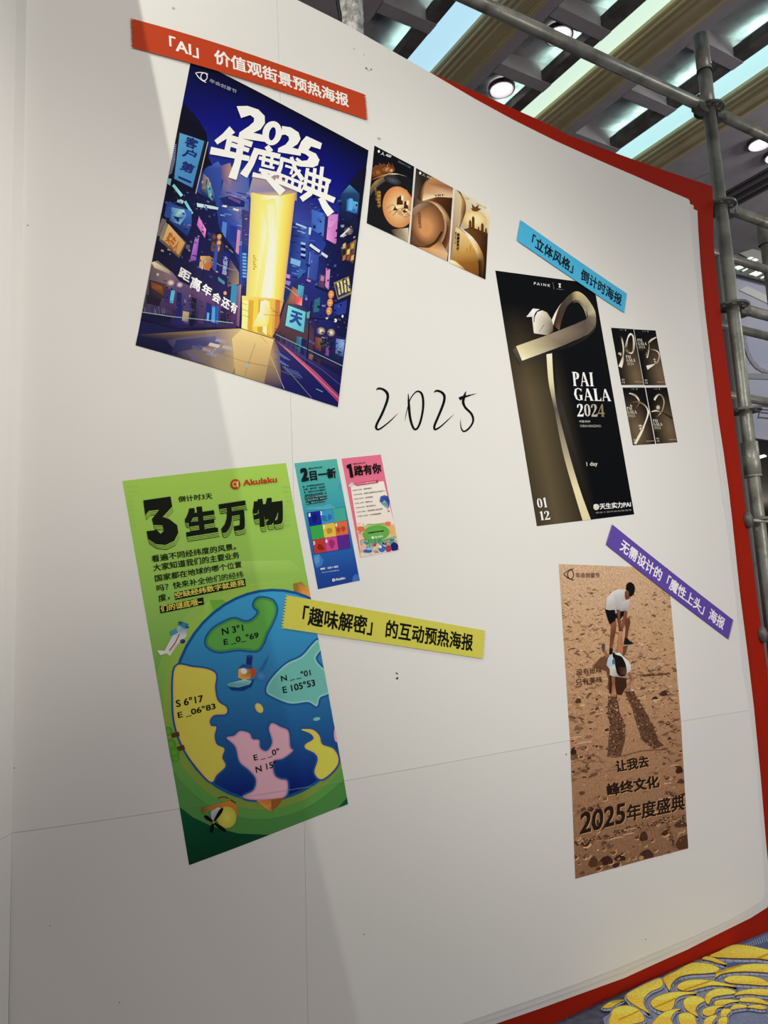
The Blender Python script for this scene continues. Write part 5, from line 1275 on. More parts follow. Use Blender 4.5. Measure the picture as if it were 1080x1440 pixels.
disc(p, 1.012, lambda y: hexc('17528e'))
disc(p, 0.985, lambda y: mixc(hexc('0a1f78'), hexc('3d9ccc'), min(1, max(0, .5 + y * .56))), rings=10)
p.build('globe', o, INK, B1 * 1.5, r)

def land(p, pts, fill, edge, w_=11, n=5):
    P = spline(pts, True, n)
    p.line(P, 17, '1d5794', 0, True); p.poly(P, edge)
    N = len(P); A2 = sum(P[i][0] * P[(i + 1) % N][1] - P[(i + 1) % N][0] * P[i][1] for i in range(N)); sg_ = -1 if A2 > 0 else 1
    I = []
    for i in range(N):
        dx, dy = P[(i + 1) % N][0] - P[i - 1][0], P[(i + 1) % N][1] - P[i - 1][1]; d = math.hypot(dx, dy) or 1
        I.append((P[i][0] + sg_ * dy / d * w_ * .62, P[i][1] - sg_ * dx / d * w_ * .62))
    p.poly(I, fill)
p = Print()
land(p, [(610, 660), (625, 630), (660, 625), (700, 640), (715, 680), (700, 730), (670, 790), (650, 840), (620, 868), (540, 862), (450, 872), (400, 850), (392, 815), (420, 770), (470, 738), (520, 720), (570, 735), (605, 725), (632, 690)], '5ba548', '47903e', 14)
p.build('land_mass', o, INK, B1 * 2, r, label='green land mass')
view(3.2727, 170, 900)
p = Print()
land(p, [(760, 110), (830, 75), (880, 20), (905, 0), (920, 40), (895, 85), (930, 130), (980, 160), (960, 240), (915, 265), (900, 305), (860, 285), (780, 292), (700, 262), (668, 235), (690, 180)], '6fb8ae', '8cc8bc', 13)
p.build('land_mass', o, INK, B1 * 2, r, label='teal land mass'); p = Print(); p.ell(900, 363, 20, 11, '2c66a8', -10); p.ell(900, 363, 16, 8, '7cc0b4', -10)
p.build('islet', o, INK, B1 * 2, r, label='small teal islet')
p = Print()
land(p, [(240, 280), (250, 125), (330, 125), (400, 135), (436, 160), (432, 220), (445, 280), (485, 310), (480, 340), (430, 345), (408, 370), (415, 395), (438, 400), (430, 440), (440, 480), (475, 500), (465, 540), (480, 580), (440, 620), (412, 652), (340, 575), (285, 490), (250, 390)], 'd9cf55', 'e2bd55', 12)
p.build('land_mass', o, INK, B1 * 2, r, label='big yellow land mass'); p = Print(); p.ell(635, 313, 21, 29, '2a5c9e', -32); p.ell(635, 313, 17, 25, 'd8b04e', -32); p.ell(636, 313, 13, 21, 'd9cf6a', -32)
p.build('islet', o, INK, B1 * 2, r, label='small yellow islet'); p = Print()
land(p, [(828, 412), (880, 412), (912, 440), (925, 480), (975, 500), (1000, 545), (985, 590), (925, 640), (890, 610), (905, 550), (890, 520), (850, 500), (848, 480), (885, 455), (870, 430)], 'd4d054', 'e0bc54', 11)
p.build('land_mass', o, INK, B1 * 2, r, label='curled yellow land mass')
p = Print()
land(p, [(485, 450), (520, 440), (548, 418), (590, 428), (605, 455), (635, 460), (640, 495), (670, 510), (695, 470), (680, 410), (695, 382), (735, 400), (770, 420), (778, 490), (790, 510), (745, 545), (700, 560), (706, 620), (735, 640), (765, 650), (760, 715), (700, 735), (600, 735), (560, 720), (610, 690), (620, 640), (590, 600), (545, 560), (525, 490)], 'e6b4c4', 'd293b0', 11)
p.build('land_mass', o, INK, B1 * 2, r, label='pink land mass'); p = Print(); p.ell(990, 430, 16, 42, '3a4a9c'); p.ell(992, 432, 13, 38, 'e6a8bc')
p.build('islet', o, INK, B1 * 2, r, label='pink islet at the edge')
# vehicles and small scenery
p = Print()
p.poly([(622, 738), (660, 735), (750, 725), (720, 765), (692, 790), (665, 775)], ['d88a44', 'c87a3a', 'b46a30', '8a4a20', 'c8803c', 'e09a50']); p.poly([(690, 735), (750, 725), (715, 765), (692, 790)], '96602c'); p.build('mountain', o, INK, B1 * 2.2, r); p = Print()
p.line([(232, 440), (268, 432)], 22, '5a3a1a'); p.build('log', o, INK, B1 * 2.2, r); p = Print(); p.line([(258, 503), (292, 492)], 22, '5a3a1a'); p.build('log', o, INK, B1 * 2.2, r); p = Print()
for x, y, q in ((215, 420, 22), (228, 480, 26), (245, 520, 24), (252, 545, 18)): p.fade_ell(x, y, q, q, '6cb034', '4c9034')
p.build('bush', o, INK, B1 * 2.2, r)
p = Print()
p.poly([(482, 205), (520, 190), (565, 178), (600, 185), (612, 178), (600, 215), (560, 235), (510, 232)], '14387a'); p.poly([(482, 203), (520, 192), (568, 180), (602, 188), (590, 205), (540, 218), (495, 215)], ['5aa0a4', '8cc4c0', 'a8d4cc', '8abcc0', '6aacb0', '7ab8b8', '5a9ca4'])
p.poly([(538, 172), (540, 130), (560, 112), (600, 120), (605, 150), (592, 180), (560, 182)], ['d8a850', 'e8b860', '2a5898', '224a8a', 'a05a30', 'd89a48', 'e0a850']); p.poly([(535, 135), (560, 110), (608, 122), (600, 135), (560, 128)], '24508c')
p.ell(564, 143, 15, 13, 'd8dce0', 20); p.poly([(595, 130), (622, 130), (618, 165), (600, 178)], 'b0542c'); p.poly([(578, 75), (606, 72), (600, 118), (575, 112)], '1c2c6c'); p.ell(592, 75, 15, 6, '2a4488')
p.poly([(640, 130), (680, 65), (672, 100), (660, 130), (630, 165), (600, 215), (620, 170)], '2a6a98'); p.fade_ell(645, 165, 26, 24, '4a8cc0', '3a6cae')
p.build('boat', o, INK, B1 * 2.4, r)
p = Print()
p.line([(445, 728), (480, 722), (528, 750)], 4, '2a1c14', 4); p.line([(470, 730), (468, 742)], 6, 'c86a28'); p.line([(498, 728), (494, 742)], 6, 'c86a28')
p.poly([(378, 775), (440, 755), (500, 740), (532, 760), (538, 808), (470, 800)], ['b06a28', 'c87a30', 'd8883a', 'd08034', 'b86c2c', 'c87a32']); p.ell(378, 783, 7, 15, '9a5c28')
p.fade_ell(485, 815, 45, 50, 'd8d458', 'c0bc48'); p.poly([(412, 790), (445, 770), (470, 775), (440, 830), (415, 830)], ['b8c0c0', 'd8dcd8', 'a0b0b8', '8090a0', 'b0b8b8'])
for a, b in (((425, 838), (384, 808)), ((425, 838), (468, 772)), ((425, 838), (414, 886)), ((425, 838), (482, 880))):
    dx, dy = b[0] - a[0], b[1] - a[1]; d = math.hypot(dx, dy); p.line([a, (a[0] + dx * .3, a[1] + dy * .3), (a[0] + dx * .75, a[1] + dy * .75), b], [4, 13, 17, 7], '0c0c0c', 4)
p.ell(425, 838, 6, 6, 'c8803c')
p.build('helicopter', o, INK, B1 * 2.4, r)
view(3.2727, 170, 650)
p = Print()
p.poly([(165, 865), (200, 868), (235, 800), (265, 750), (300, 755), (302, 800), (260, 840), (225, 892), (210, 880), (180, 888)], ['d8d8d0', 'e0e0d8', 'c8ccc8', '9ab8c0', '5a90b0', 'd0d4d0', 'c0c4bc', 'd8d8d0', 'c8c8c0', 'e4e4dc']); p.line([(268, 792), (250, 830), (222, 868)], 5, 'a83028')
p.poly([(262, 748), (278, 732), (310, 745), (300, 768)], '2a6a90'); p.line([(265, 735), (312, 762)], 8, '1c4c7c'); p.ell(288, 750, 12, 12, '38809c'); p.ell(283, 824, 12, 10, '1c2c5c'); p.ell(280, 823, 5, 5, '5a4a8a'); p.poly([(225, 780), (255, 765), (262, 785), (232, 800)], '4a90b0')
p.build('aeroplane', o, INK, B1 * 2.4, r)
# lettering
K = '12190f'
p = Print(); p.ell(526, 102, 23, 24, 'b5391c'); p.ell(524, 102, 12, 13, 'a8cb5c'); p.ell(524, 102, 7, 8, 'b5391c'); p.line([(536, 88), (538, 116)], 4, 'd8dc9c'); p.build('logo_mark', o, INK, B1 * 2.4, r)
p = Print(); p.text('Akulaku', (562, 110), (718, 92), (559, 82), 'b5391c', .025); p.build('logo_lettering', o, INK, B1 * 2.4, r)
p = Print(); p.text('倒计时3天', (265, 186), (421, 168), (262, 158), K, .012); p.build('caption', o, INK, B1 * 2.4, r)
p = Print()
D3 = [(103, 176), (228, 158), (236, 205), (192, 252), (222, 262), (258, 290), (264, 325), (245, 362), (205, 382), (160, 378), (125, 355), (118, 318), (165, 312), (182, 330), (198, 315), (190, 292), (150, 290), (142, 262), (175, 220), (128, 225), (112, 245)]
for k in (3, 2, 1): p.poly([(x + 2 * k, y + 7 * k) for x, y in D3], K); p.poly([(x + 2 * k, y + 7 * k - 3) for x, y in D3], '9ec85a')
p.poly(D3, K)
p.build('headline_figure', o, INK, B1 * 2.4, r)
for ch, bl, br, tl in (('生', (302, 345), (448, 322), (285, 215)), ('万', (462, 330), (588, 308), (445, 195)), ('物', (612, 305), (752, 283), (600, 175))):
    p = Print()
    for k in (3, 2, 1):
        p.text(ch, (bl[0] + 2 * k, bl[1] + 7 * k), (br[0] + 2 * k, br[1] + 7 * k), (tl[0] + 2 * k, tl[1] + 7 * k), K, .045)
        p.text(ch, (bl[0] + 2 * k, bl[1] + 7 * k - 3), (br[0] + 2 * k, br[1] + 7 * k - 3), (tl[0] + 2 * k, tl[1] + 7 * k - 3), '9ac656', .04)
    p.text(ch, bl, br, tl, K, .045)
    p.build('headline_character', o, INK, B1 * 2.4, r)
for tx, bl, br, tl in (('看遍不同经纬度的风景。', (142, 462), (530, 402), (138, 430)), ('大家知道我们的主要业务', (150, 503), (546, 442), (146, 470)), ('国家都在地球的哪个位置', (158, 551), (556, 484), (154, 520)), ('吗？快来补全他们的经纬', (166, 597), (564, 530), (162, 565)), ('度，', (174, 645), (225, 632), (170, 612))):
    p = Print(); p.text(tx, bl, br, tl, K, .012); p.build('text_line', o, INK, B1 * 2.4, r)
p = Print(); p.poly([(245, 600), (570, 535), (574, 570), (250, 634)], '14180c'); p.poly([(178, 662), (378, 622), (382, 655), (182, 696)], '14180c')
p.text('空缺经纬数字就是我', (250, 628), (568, 566), (246, 600), 'd8cc5a', .02); p.text('们的谜底哦~', (184, 690), (374, 654), (180, 660), 'd8cc5a', .02)
p.build('highlighted_text', o, INK, B1 * 2.4, r)
p = Print(); p.text('N 3°1', (466, 796), (564, 776), (461, 764), K, .02); p.text('E _0_°69', (474, 846), (634, 812), (470, 814), K, .02); p.build('coordinates', o, INK, B1 * 2.6, r)
view(3.2727, 170, 900)
for a, b in ((('N _ _°01', (738, 196), (874, 166), (733, 164)), ('E 105°53', (746, 246), (894, 210), (740, 214))), (('S 6°17', (255, 310), (380, 284), (250, 276)), ('E _06°83', (264, 364), (437, 320), (258, 332))), (('E _ _0°', (613, 560), (731, 527), (607, 528)), ('N 15°', (621, 612), (716, 582), (616, 582)))):
    p = Print(); p.text(*a, K, .02); p.text(*b, K, .02); p.build('coordinates', o, INK, B1 * 2.6, r)
# fold lines of the paper
p = Print(); p.line([(275, 772), (560, 722), (760, 692), (1045, 645)], 1.6, '7fae6a'); p.build('fold_line', o, INK, B1 * 2.8, r)
# ---------------------------------------------------------------- narrow teal poster
view(6, 400, 630)
r = R_TWO
GS = 'narrow countdown posters beside the green globe poster'
def teal(u, v):
    a, b, c, d = hexc('58b0a6'), hexc('3fa5a8'), hexc('2c6eb8'), hexc('1c3f90')
    return mixc(a, b, v / .3) if v < .3 else mixc(b, c, (v - .3) / .3) if v < .6 else mixc(c, d, min(1, (v - .6) / .35))
o = sheet('poster', r, teal, 'narrow teal and blue poster with a coloured square grid, beside the green globe poster', 'poster', GS, 4, 12)
p = Print(); p.poly([(245, 905), (290, 895), (330, 945), (320, 990), (270, 1012), (250, 960)], ['4a8ccc', '4a88c8', '3a6ebc', '3a6cb8', '4278c0', '4e90cc']); p.build('background_shape', o, INK, B1, r)
p = Print(); p.poly([(250, 930), (290, 900), (295, 960), (262, 985)], '5a94cc'); p.build('background_shape', o, INK, B1 * 1.2, r)
p = Print(); p.poly([(570, 1130), (575, 1085), (605, 1060), (632, 1090), (636, 1118)], '3f6cb8'); p.build('background_shape', o, INK, B1, r)
p = Print(); p.poly([(455, 320), (465, 285), (478, 300), (478, 345), (462, 355)], '4a92c8'); p.build('background_shape', o, INK, B1, r)
p = Print(); p.poly([(160, 520), (220, 500), (330, 490), (380, 470), (430, 505), (400, 520)], '52a8b8'); p.build('background_shape', o, INK, B1, r)
GRIDC = [['16249a', '3a94c4', '44a692'], ['3ca24c', 'dcbe48', 'd86a3c'], ['b83a34', 'c8468c', '58288a']]
P00, P30, P03, P33 = (190, 546), (510, 497), (252, 893), (556, 842)
def gp_(i, j):
    u, v = i / 3, j / 3
    return (P00[0] * (1 - u) * (1 - v) + P30[0] * u * (1 - v) + P03[0] * (1 - u) * v + P33[0] * u * v, P00[1] * (1 - u) * (1 - v) + P30[1] * u * (1 - v) + P03[1] * (1 - u) * v + P33[1] * u * v)
p = Print()
for j in range(3):
    for i in range(3): p.poly([gp_(i, j), gp_(i + 1, j), gp_(i + 1, j + 1), gp_(i, j + 1)], GRIDC[j][i])
for k in range(4): p.line([gp_(0, k), gp_(3, k)], 2, '24306a'); p.line([gp_(k, 0), gp_(k, 3)], 2, '24306a')
for blobs, c in ((((252, 590, 24, 34), (252, 628, 14, 10)), '10186c'), (((332, 592, 20, 26), (380, 584, 20, 26), (352, 612, 16, 6)), '2a70b0'), (((378, 698, 26, 24), (368, 718, 8, 8)), 'b88a38'), (((452, 690, 18, 20), (494, 680, 20, 20), (455, 706, 10, 8), (494, 700, 7, 8)), 'b04430'), (((300, 838, 24, 24), (290, 818, 10, 10), (318, 848, 16, 14)), '8a2420'), (((398, 805, 26, 30), (400, 838, 12, 12), (388, 782, 12, 10)), '962f6c')):
    for b in blobs: p.ell(*b, c, 0, 16)
for k, (x, y) in enumerate(((203, 582), (301, 566), (324, 684), (427, 666), (242, 818), (346, 800))): p.text(str(k + 1), (x, y), (x + 16, y - 2), (x - 3, y - 30), 'e4ecf0', .04)
p.build('colour_grid', o, INK, B1 * 1.5, r)
p = Print(); p.text('2', (142, 288), (206, 277), (128, 174), '10191c', .06); p.build('headline_figure', o, INK, B1 * 2, r)
p = Print(); p.text('目一新', (218, 280), (438, 252), (206, 192), '10191c', .034); p.build('headline', o, INK, B1 * 2, r)
p = Print(); p.text('倒计时2天', (200, 184), (320, 168), (198, 170), '16262a', .02); p.build('caption', o, INK, B1 * 2, r)
for k, tx in enumerate(('每一次作弊都会给阿库打码', '头像！谁才是一位给客', '家，帮我主办们的蒙面汽', '地填满表达出的他来表，共')):
    p = Print(); p.text(tx, (152 + 6 * k, 337 + 24 * k), (336 + 6 * k, 312 + 24 * k), (149 + 6 * k, 320 + 24 * k), '12262c', .015); p.build('text_line', o, INK, B1 * 2, r)
p = Print()
for k, (tx, wd) in enumerate((('七分之三点下线的图形猜猜', 184), ('人物名字首字母，连成打卡', 180), ('出，填自己小小地', 156))):
    x, y = 168 + 6 * k, 430 + 24 * k
    p.poly([(x, y - 20), (x + wd, y - 44), (x + wd + 4, y - 24), (x + 4, y)], '12262c'); p.text(tx, (x + 5, y - 4), (x + wd, y - 27), (x + 3, y - 17), '8fc8c4', .01)
p.build('highlighted_text', o, INK, B1 * 2, r)
p = Print(); p.text('编辑： 北泛 × 海贝', (302, 1030), (452, 1008), (300, 1013), 'e4ecf4', .03); p.text('AKULAKU 2024年会倒计时', (312, 1056), (458, 1036), (311, 1046), 'b0c4e4', .02); p.build('credits', o, INK, B1 * 2, r)
p = Print(); p.ell(412, 1114, 12, 13, 'e8eef4'); p.ell(412, 1114, 5, 6, '24489a'); p.text('Akulaku', (428, 1122), (510, 1106), (426, 1100), 'e8eef4', .02); p.build('logo', o, INK, B1 * 2, r)

# ---------------------------------------------------------------- narrow pink poster
r = R_ONE
o = sheet('poster', r, lambda u, v: mixc(hexc('e0708c'), hexc('d86a88'), v), 'narrow pink poster with a white schedule card and meadow, right of the teal one', 'poster', GS, 2, 4)
p = Print()
p.poly([(555, 318), (835, 280), (925, 640), (930, 880), (640, 920), (610, 660)], ['f0e4d8', 'f0e6dc', 'e8dcd0', 'e4d8cc', 'e8dcd0', 'ece0d4'])
p.build('schedule_card', o, INK, B1, r)
p = Print()
p.poly([(612, 665), (680, 655), (700, 640), (770, 640), (850, 630), (930, 660), (965, 850), (640, 920)], ['e8a890', 'a8c878', '6cae50', '5aa648', '7ab85c', 'd8b878', 'e4b89c', 'f0d4c0'])
p.fade_ell(770, 720, 115, 68, '6cb04c', '5aa84e', -8)
p.poly([(640, 770), (700, 770), (760, 790), (850, 770), (935, 740), (965, 850), (640, 920)], ['b8bc88', '4a9c70', '3a9468', '40986c', '8cb888', 'e8c8b0', 'f0d8c8'])
random.seed(5)
for k in range(60):
    x = 625 + random.random() * 330; y = 790 + random.random() * 110 - (x - 625) * .12
    p.poly([(x + random.gauss(0, 16), y + random.gauss(0, 13)) for q in range(4)], random.choice(['f0d0c0', 'e4a898', '2c4c9c', '1c2c70', 'e88a5a', 'e8dcd0', '4a8cc4', 'b0405a', 'f4e4d4', '38906a', 'd8c08a']))
for k in range(34):
    x = random.choice((630, 650, 890, 910)) + random.gauss(0, 16); y = 690 + random.gauss(0, 40)
    p.poly([(x + random.gauss(0, 13), y + random.gauss(0, 12)) for q in range(4)], random.choice(['e89a6a', 'd86a48', 'f0c8a8', '8ab868', 'c8a048', 'e8d4c0']))
for b, c in (((700, 868, 38, 18), '2c62b0'), ((712, 850, 28, 12), '8ab8dc'), ((925, 835, 34, 38), '1c2468'), ((820, 850, 30, 30), '3a6cb4'), ((805, 835, 14, 12), 'd8e0e8'), ((875, 850, 26, 30), 'a03a5a'), ((870, 640, 26, 20), 'e07a4a'), ((645, 685, 32, 22), 'd8704a'), ((910, 690, 24, 44), 'e4b070'), ((665, 840, 24, 22), 'e8b098')): p.ell(*b, c, 0, 14)
for k in range(14): x = 640 + random.random() * 300; p.line([(x, 820 - (x - 640) * .1), (x + random.gauss(0, 10), 780 - (x - 640) * .1)], 5, '2f8a60')
p.build('meadow_scene', o, INK, B1 * 1.4, r)
p = Print()
p.poly([(800, 450), (808, 410), (840, 396), (872, 408), (885, 445), (880, 500), (868, 515), (840, 488)], ['3a5cae', '3458ac', 'c86a6a', '2c4c9c', '24408c', '3a5ca8', '8ab4a0', 'c8c888'])
p.poly([(815, 470), (840, 440), (870, 470), (868, 512), (850, 500)], ['58a0b0', 'd8b070', '4a8ca8', '8ab890', 'c8d0a0']); p.line([(868, 515), (876, 535)], 2, '7a4a3a'); p.poly([(868, 530), (886, 528), (884, 540), (870, 542)], 'b8705a')
p.build('balloon', o, INK, B1 * 1.8, r)
p = Print(); p.poly([(596, 300), (775, 272), (786, 268), (790, 292), (778, 296), (602, 322)], 'b83458'); p.text('AKULAKU大巡游活动时间表', (606, 312), (770, 290), (604, 302), 'f4d8dc', .03); p.poly([(535, 325), (560, 290), (585, 290), (580, 315), (560, 325)], ['e0e0e0', 'b8c0c8', '6a8aa8', 'd0d4d8', 'f0f0f0']); p.build('title_ribbon', o, INK, B1 * 1.8, r)
p = Print(); p.poly([(520, 146), (548, 134), (560, 132), (582, 247), (554, 253), (540, 170), (524, 174)], '14100f'); p.build('headline_figure', o, INK, B1 * 2, r)
p = Print(); p.text('路有你', (590, 240), (818, 212), (580, 152), '14100f', .032); p.build('headline', o, INK, B1 * 2, r)
p = Print(); p.text('倒计时1天', (578, 143), (684, 130), (576, 131), '2a1418', .02); p.build('caption', o, INK, B1 * 2, r)
for k, (tx, wd) in enumerate((('14:00-14:10  • 嘉宾签到', 160), ('14:10-15:00  • 阿库大巡游开启•互动打卡', 264), ('15:00-15:20  • 领导致辞', 158), ('15:20-16:00  • 颁奖Talk', 148), ('16:00-16:30  • 新年发红包', 166), ('16:30-17:00  • 互动抽奖·全场合影', 218), ('17:00-17:30  • 年夜饭盛宴', 200))):
    p = Print(); x, y = 573 + 7 * k, 365 + 36.5 * k
    p.text(tx, (x, y), (x + wd, y - wd * .13), (x - 2, y - 12), '3a3434', .012); p.build('text_line', o, INK, B1 * 2, r)
p = Print(); p.text('扫描直播间观看年会盛典', (703, 724), (838, 704), (701, 712), '16281a', .03); p.build('caption', o, INK, B1 * 2, r)
p = Print(); p.ell(742, 756, 10, 11, 'e0f0dc'); p.text('Akulaku', (756, 764), (828, 750), (754, 746), 'd8f0d0', .02); p.build('logo', o, INK, B1 * 2, r)
# ---------------------------------------------------------------- beach photograph poster
r = R_SAND
def beach(u, v):
    a, b, c, d = hexc('cba988'), hexc('c09a74'), hexc('ac8260'), hexc('8c674b')
    return mixc(a, b, v / .25) if v < .25 else mixc(b, c, (v - .25) / .35) if v < .6 else mixc(c, d, (v - .6) / .4)
o = sheet('poster', r, beach, 'tall sandy beach photo poster with two people and words dug in sand, lower right', 'poster', None, 4, 12, SANDINK)
random.seed(21)
def spot(u, v): return rect_pt(r, u, v)
def dent(p, u, v, a, b, c, c2=None):
    x, y = spot(u, v); n = 9; ph = random.random() * 6; t = r[4]
    def ring(k, dx, dy): 
        return [(x + dx + a * k * (1 + .25 * math.sin(3 * q * 2 * math.pi / n + ph)) * math.cos(q * 2 * math.pi / n), y + dy + b * k * (1 + .2 * math.cos(2 * q * 2 * math.pi / n + ph)) * math.sin(q * 2 * math.pi / n)) for q in range(n)]
    if c2: p.poly_sz(ring(1.15, .25 * a, -.45 * b), hexc(c2))
    p.poly_sz(ring(1, 0, 0), hexc(c))
p = Print(60)
for k in range(900):
    v = random.random() ** 1.15; u = random.random(); sc = .25 + 1.2 * v
    if .30 < u < .72 and .62 < v < .93 and random.random() < .85: continue
    if random.random() < .72 * (1.2 - .35 * v) or v < .5:
        a = .0035 * sc * (.5 + random.random()); dent(p, u, v, a, a * (.32 + .2 * v) , random.choice(['8a6244', '9c7250', '7a5238', 'a87c58', '6a442e'] if v > .12 else ['a8805c', 'b08a64', '9c7450']), random.choice([None, 'd8b286', 'd0a87c', None]))
for k in range(38):
    v = .45 + .55 * random.random(); u = random.random()
    if .25 < u < .78 and v > .60 and v < .95: continue
    a = .006 * (.5 + v) * (.6 + random.random() * .8); dent(p, u, v, a, a * .5, random.choice(['5a3a28', '4a2e20', '6a4630']), random.choice(['d0a87c', 'c89e74', None]))
for k in range(40):
    v = .42 + .5 * random.random(); u = random.random(); x, y = spot(u, v); a = .012 + .02 * random.random()
    p.poly_sz([(x - a, y), (x - a * .3, y + .0022), (x + a * .6, y + .0012), (x + a, y - .002), (x + a * .2, y - .0005)], hexc(random.choice(['d2aa80', 'caa078', '8e6648'])))
for k in range(520):
    v = .08 + .62 * random.random() ** 1.1; u = random.random()
    if .28 < u < .74 and v > .46: continue
    x, y = spot(u, v); a = (.004 + .011 * v) * (.5 + random.random()); t_ = random.gauss(0, .25); h_ = a * (.22 + .2 * random.random())
    q = [(-1, 0), (-.4, .9), (.3, .6), (1, .1), (.4, -.5), (-.3, -.2)]
    p.poly_sz([(x + a * i_ * math.cos(t_) - h_ * j_ * math.sin(t_), y + a * i_ * math.sin(t_) + h_ * j_ * math.cos(t_)) for i_, j_ in q], hexc(random.choice(['93704f', '86624a', '7a563e', 'd0ae8a' if v < .5 else '8a664c', 'a27e5e', '6e4c38', '9c785a'])))
view(4.967, 780, 960)
for x, y, a, b in ((163, 128, 22, 20), (770, 75, 40, 22), (700, 110, 22, 14), (790, 285, 16, 14), (800, 390, 14, 12), (870, 610, 26, 28), (880, 690, 26, 18), (130, 480, 22, 30), (240, 525, 14, 12), (205, 660, 16, 6), (880, 990, 46, 24), (895, 1120, 52, 50), (640, 1200, 52, 34), (620, 1075, 30, 38), (270, 1255, 34, 40), (360, 1245, 50, 34), (455, 1225, 40, 24), (160, 1115, 26, 12)):
    p.poly([(x + a * (1 + .2 * math.sin(q * 2.1)) * math.cos(q * .7), y + b * (1 + .2 * math.cos(q * 1.7)) * math.sin(q * .7)) for q in range(9)], random.choice(['4a3022', '3c261c', '553828']))
p.poly([(150, 1140), (300, 1040), (560, 1010), (900, 950), (925, 1080), (700, 1180), (400, 1200), (200, 1260)], ['a47a58', '9c7250', 'a87e5a', '98704e', 'a67c58', 'b48a64', 'a87e5c', 'b08660']) if False else None
p.build('sand_dents', o, SANDINK, B1, r)
# the two dug tracks
p = Print(60)
def track(L, R, n, base):
    for k in range(n):
        t = random.random(); w_ = random.random(); q = t * (len(L) - 1); i = min(int(q), len(L) - 2); f = q - i
        lx, ly = L[i][0] + (L[i + 1][0] - L[i][0]) * f, L[i][1] + (L[i + 1][1] - L[i][1]) * f; rx, ry = R[i][0] + (R[i + 1][0] - R[i][0]) * f, R[i][1] + (R[i + 1][1] - R[i][1]) * f
        x, y = lx + (rx - lx) * w_ + random.gauss(0, 5), ly + (ry - ly) * w_ + random.gauss(0, 5); s_ = 2.5 + random.random() * 6
        p.poly([(x + s_ * math.cos(a) * (.6 + random.random() * .6), y + s_ * .75 * math.sin(a) * (.6 + random.random() * .6)) for a in (0, 1.2, 2.5, 3.8, 5.1)], random.choice(['4a3022', '5a3c2a', '6a4a34', '3c261a', '8a6446', 'c09670', '553828']))
L1, R1 = [(375, 95), (370, 200), (385, 300), (375, 400), (368, 510)], [(435, 95), (450, 200), (490, 300), (490, 400), (460, 510)]
L2, R2 = [(485, 60), (540, 180), (575, 300), (610, 400), (690, 462)], [(545, 60), (620, 180), (690, 300), (720, 400), (760, 440)]
p.poly(L1 + R1[::-1], '624432'); p.poly(L2 + R2[::-1], '624432')
track(L1, R1, 420, 0); track(L2, R2, 420, 0)
p.line([(365, 505), (420, 520), (520, 498), (620, 475), (760, 468)], 5, '5a3c2a', 4)
for k in range(260):
    x = 150 + random.random() * 760; y = 1105 - (x - 150) * .22 + random.gauss(0, 12) + (20 if x < 400 else 0); s_ = 3 + random.random() * 7
    p.poly([(x + s_ * math.cos(a) * (.6 + random.random() * .6), y + s_ * .7 * math.sin(a)) for a in (0, 1.2, 2.5, 3.8, 5.1)], random.choice(['4a3022', '5a3c2a', '6a4a34', 'b88e68', '3c261a']))
for x0, x1, y0, y1, n in ((150, 330, 905, 860, 70), (780, 905, 760, 840, 70), (330, 400, 1120, 1150, 40), (780, 840, 980, 1150, 60)):
    for k in range(n):
        t = random.random(); x = x0 + (x1 - x0) * t + random.gauss(0, 8); y = y0 + (y1 - y0) * t + random.gauss(0, 12); s_ = 3 + random.random() * 5
        p.poly([(x + s_ * math.cos(a), y + s_ * .6 * math.sin(a)) for a in (0, 1.2, 2.5, 3.8, 5.1)], random.choice(['5a3c2a', '6a4a34', '4a3022']))
p.build('dug_tracks', o, SANDINK, B1 * 1.5, r)
# words dug into the sand
DKS = '2a1b14'
def dug(tx, bl, br, tl, b=.032):
    p = Print(); p.text(tx, (bl[0] + 6, bl[1] + 5), (br[0] + 6, br[1] + 5), (tl[0] + 6, tl[1] + 5), 'c39a70', b); p.text(tx, bl, br, tl, DKS, b); p.build('dug_words', o, INK, B1 * 2, r)
dug('让我去', (428, 628), (660, 588), (420, 545)); dug('峰终文化', (368, 798), (732, 730), (358, 706)); dug('2025', (172, 1062), (488, 978), (180, 910), .02); dug('年度盛典', (502, 975), (908, 888), (500, 855), .025)
view(4, 770, 730)
p = Print(); p.text('没有班味', (162, 880), (306, 864), (159, 844), '5a3a28', .012); p.text('只有美味', (158, 936), (308, 918), (155, 900), '4a2e20', .012); p.build('slogan', o, INK, B1 * 2, r)
p = Print(); p.text('2024.1.20.', (562, 860), (638, 850), (561, 848), '5a3c28', .02); p.build('date', o, INK, B1 * 2, r)
p = Print(); p.text('上海市虹梅山南路588号', (516, 888), (690, 876), (515, 873), '5a3a28', .025); p.build('address', o, INK, B1 * 2, r)
p = Print()
c = '4a2c2c'; p.line([(90, 310), (105, 295), (125, 284), (145, 280)], 4.5, c, 4); p.line([(90, 310), (105, 325), (125, 337), (146, 343)], 4.5, c, 4)
p.line([(128 + 17 * math.cos(t), 311 + 25 * math.sin(t)) for t in [k * math.pi / 10 for k in range(20)]], 4, c, 0, True); p.build('eye_logo', o, INK, B1 * 2, r)
p = Print(); p.text('年会创意节', (157, 330), (292, 330), (156, 300), '6a4a42', .01); p.build('logo_lettering', o, INK, B1 * 2, r)
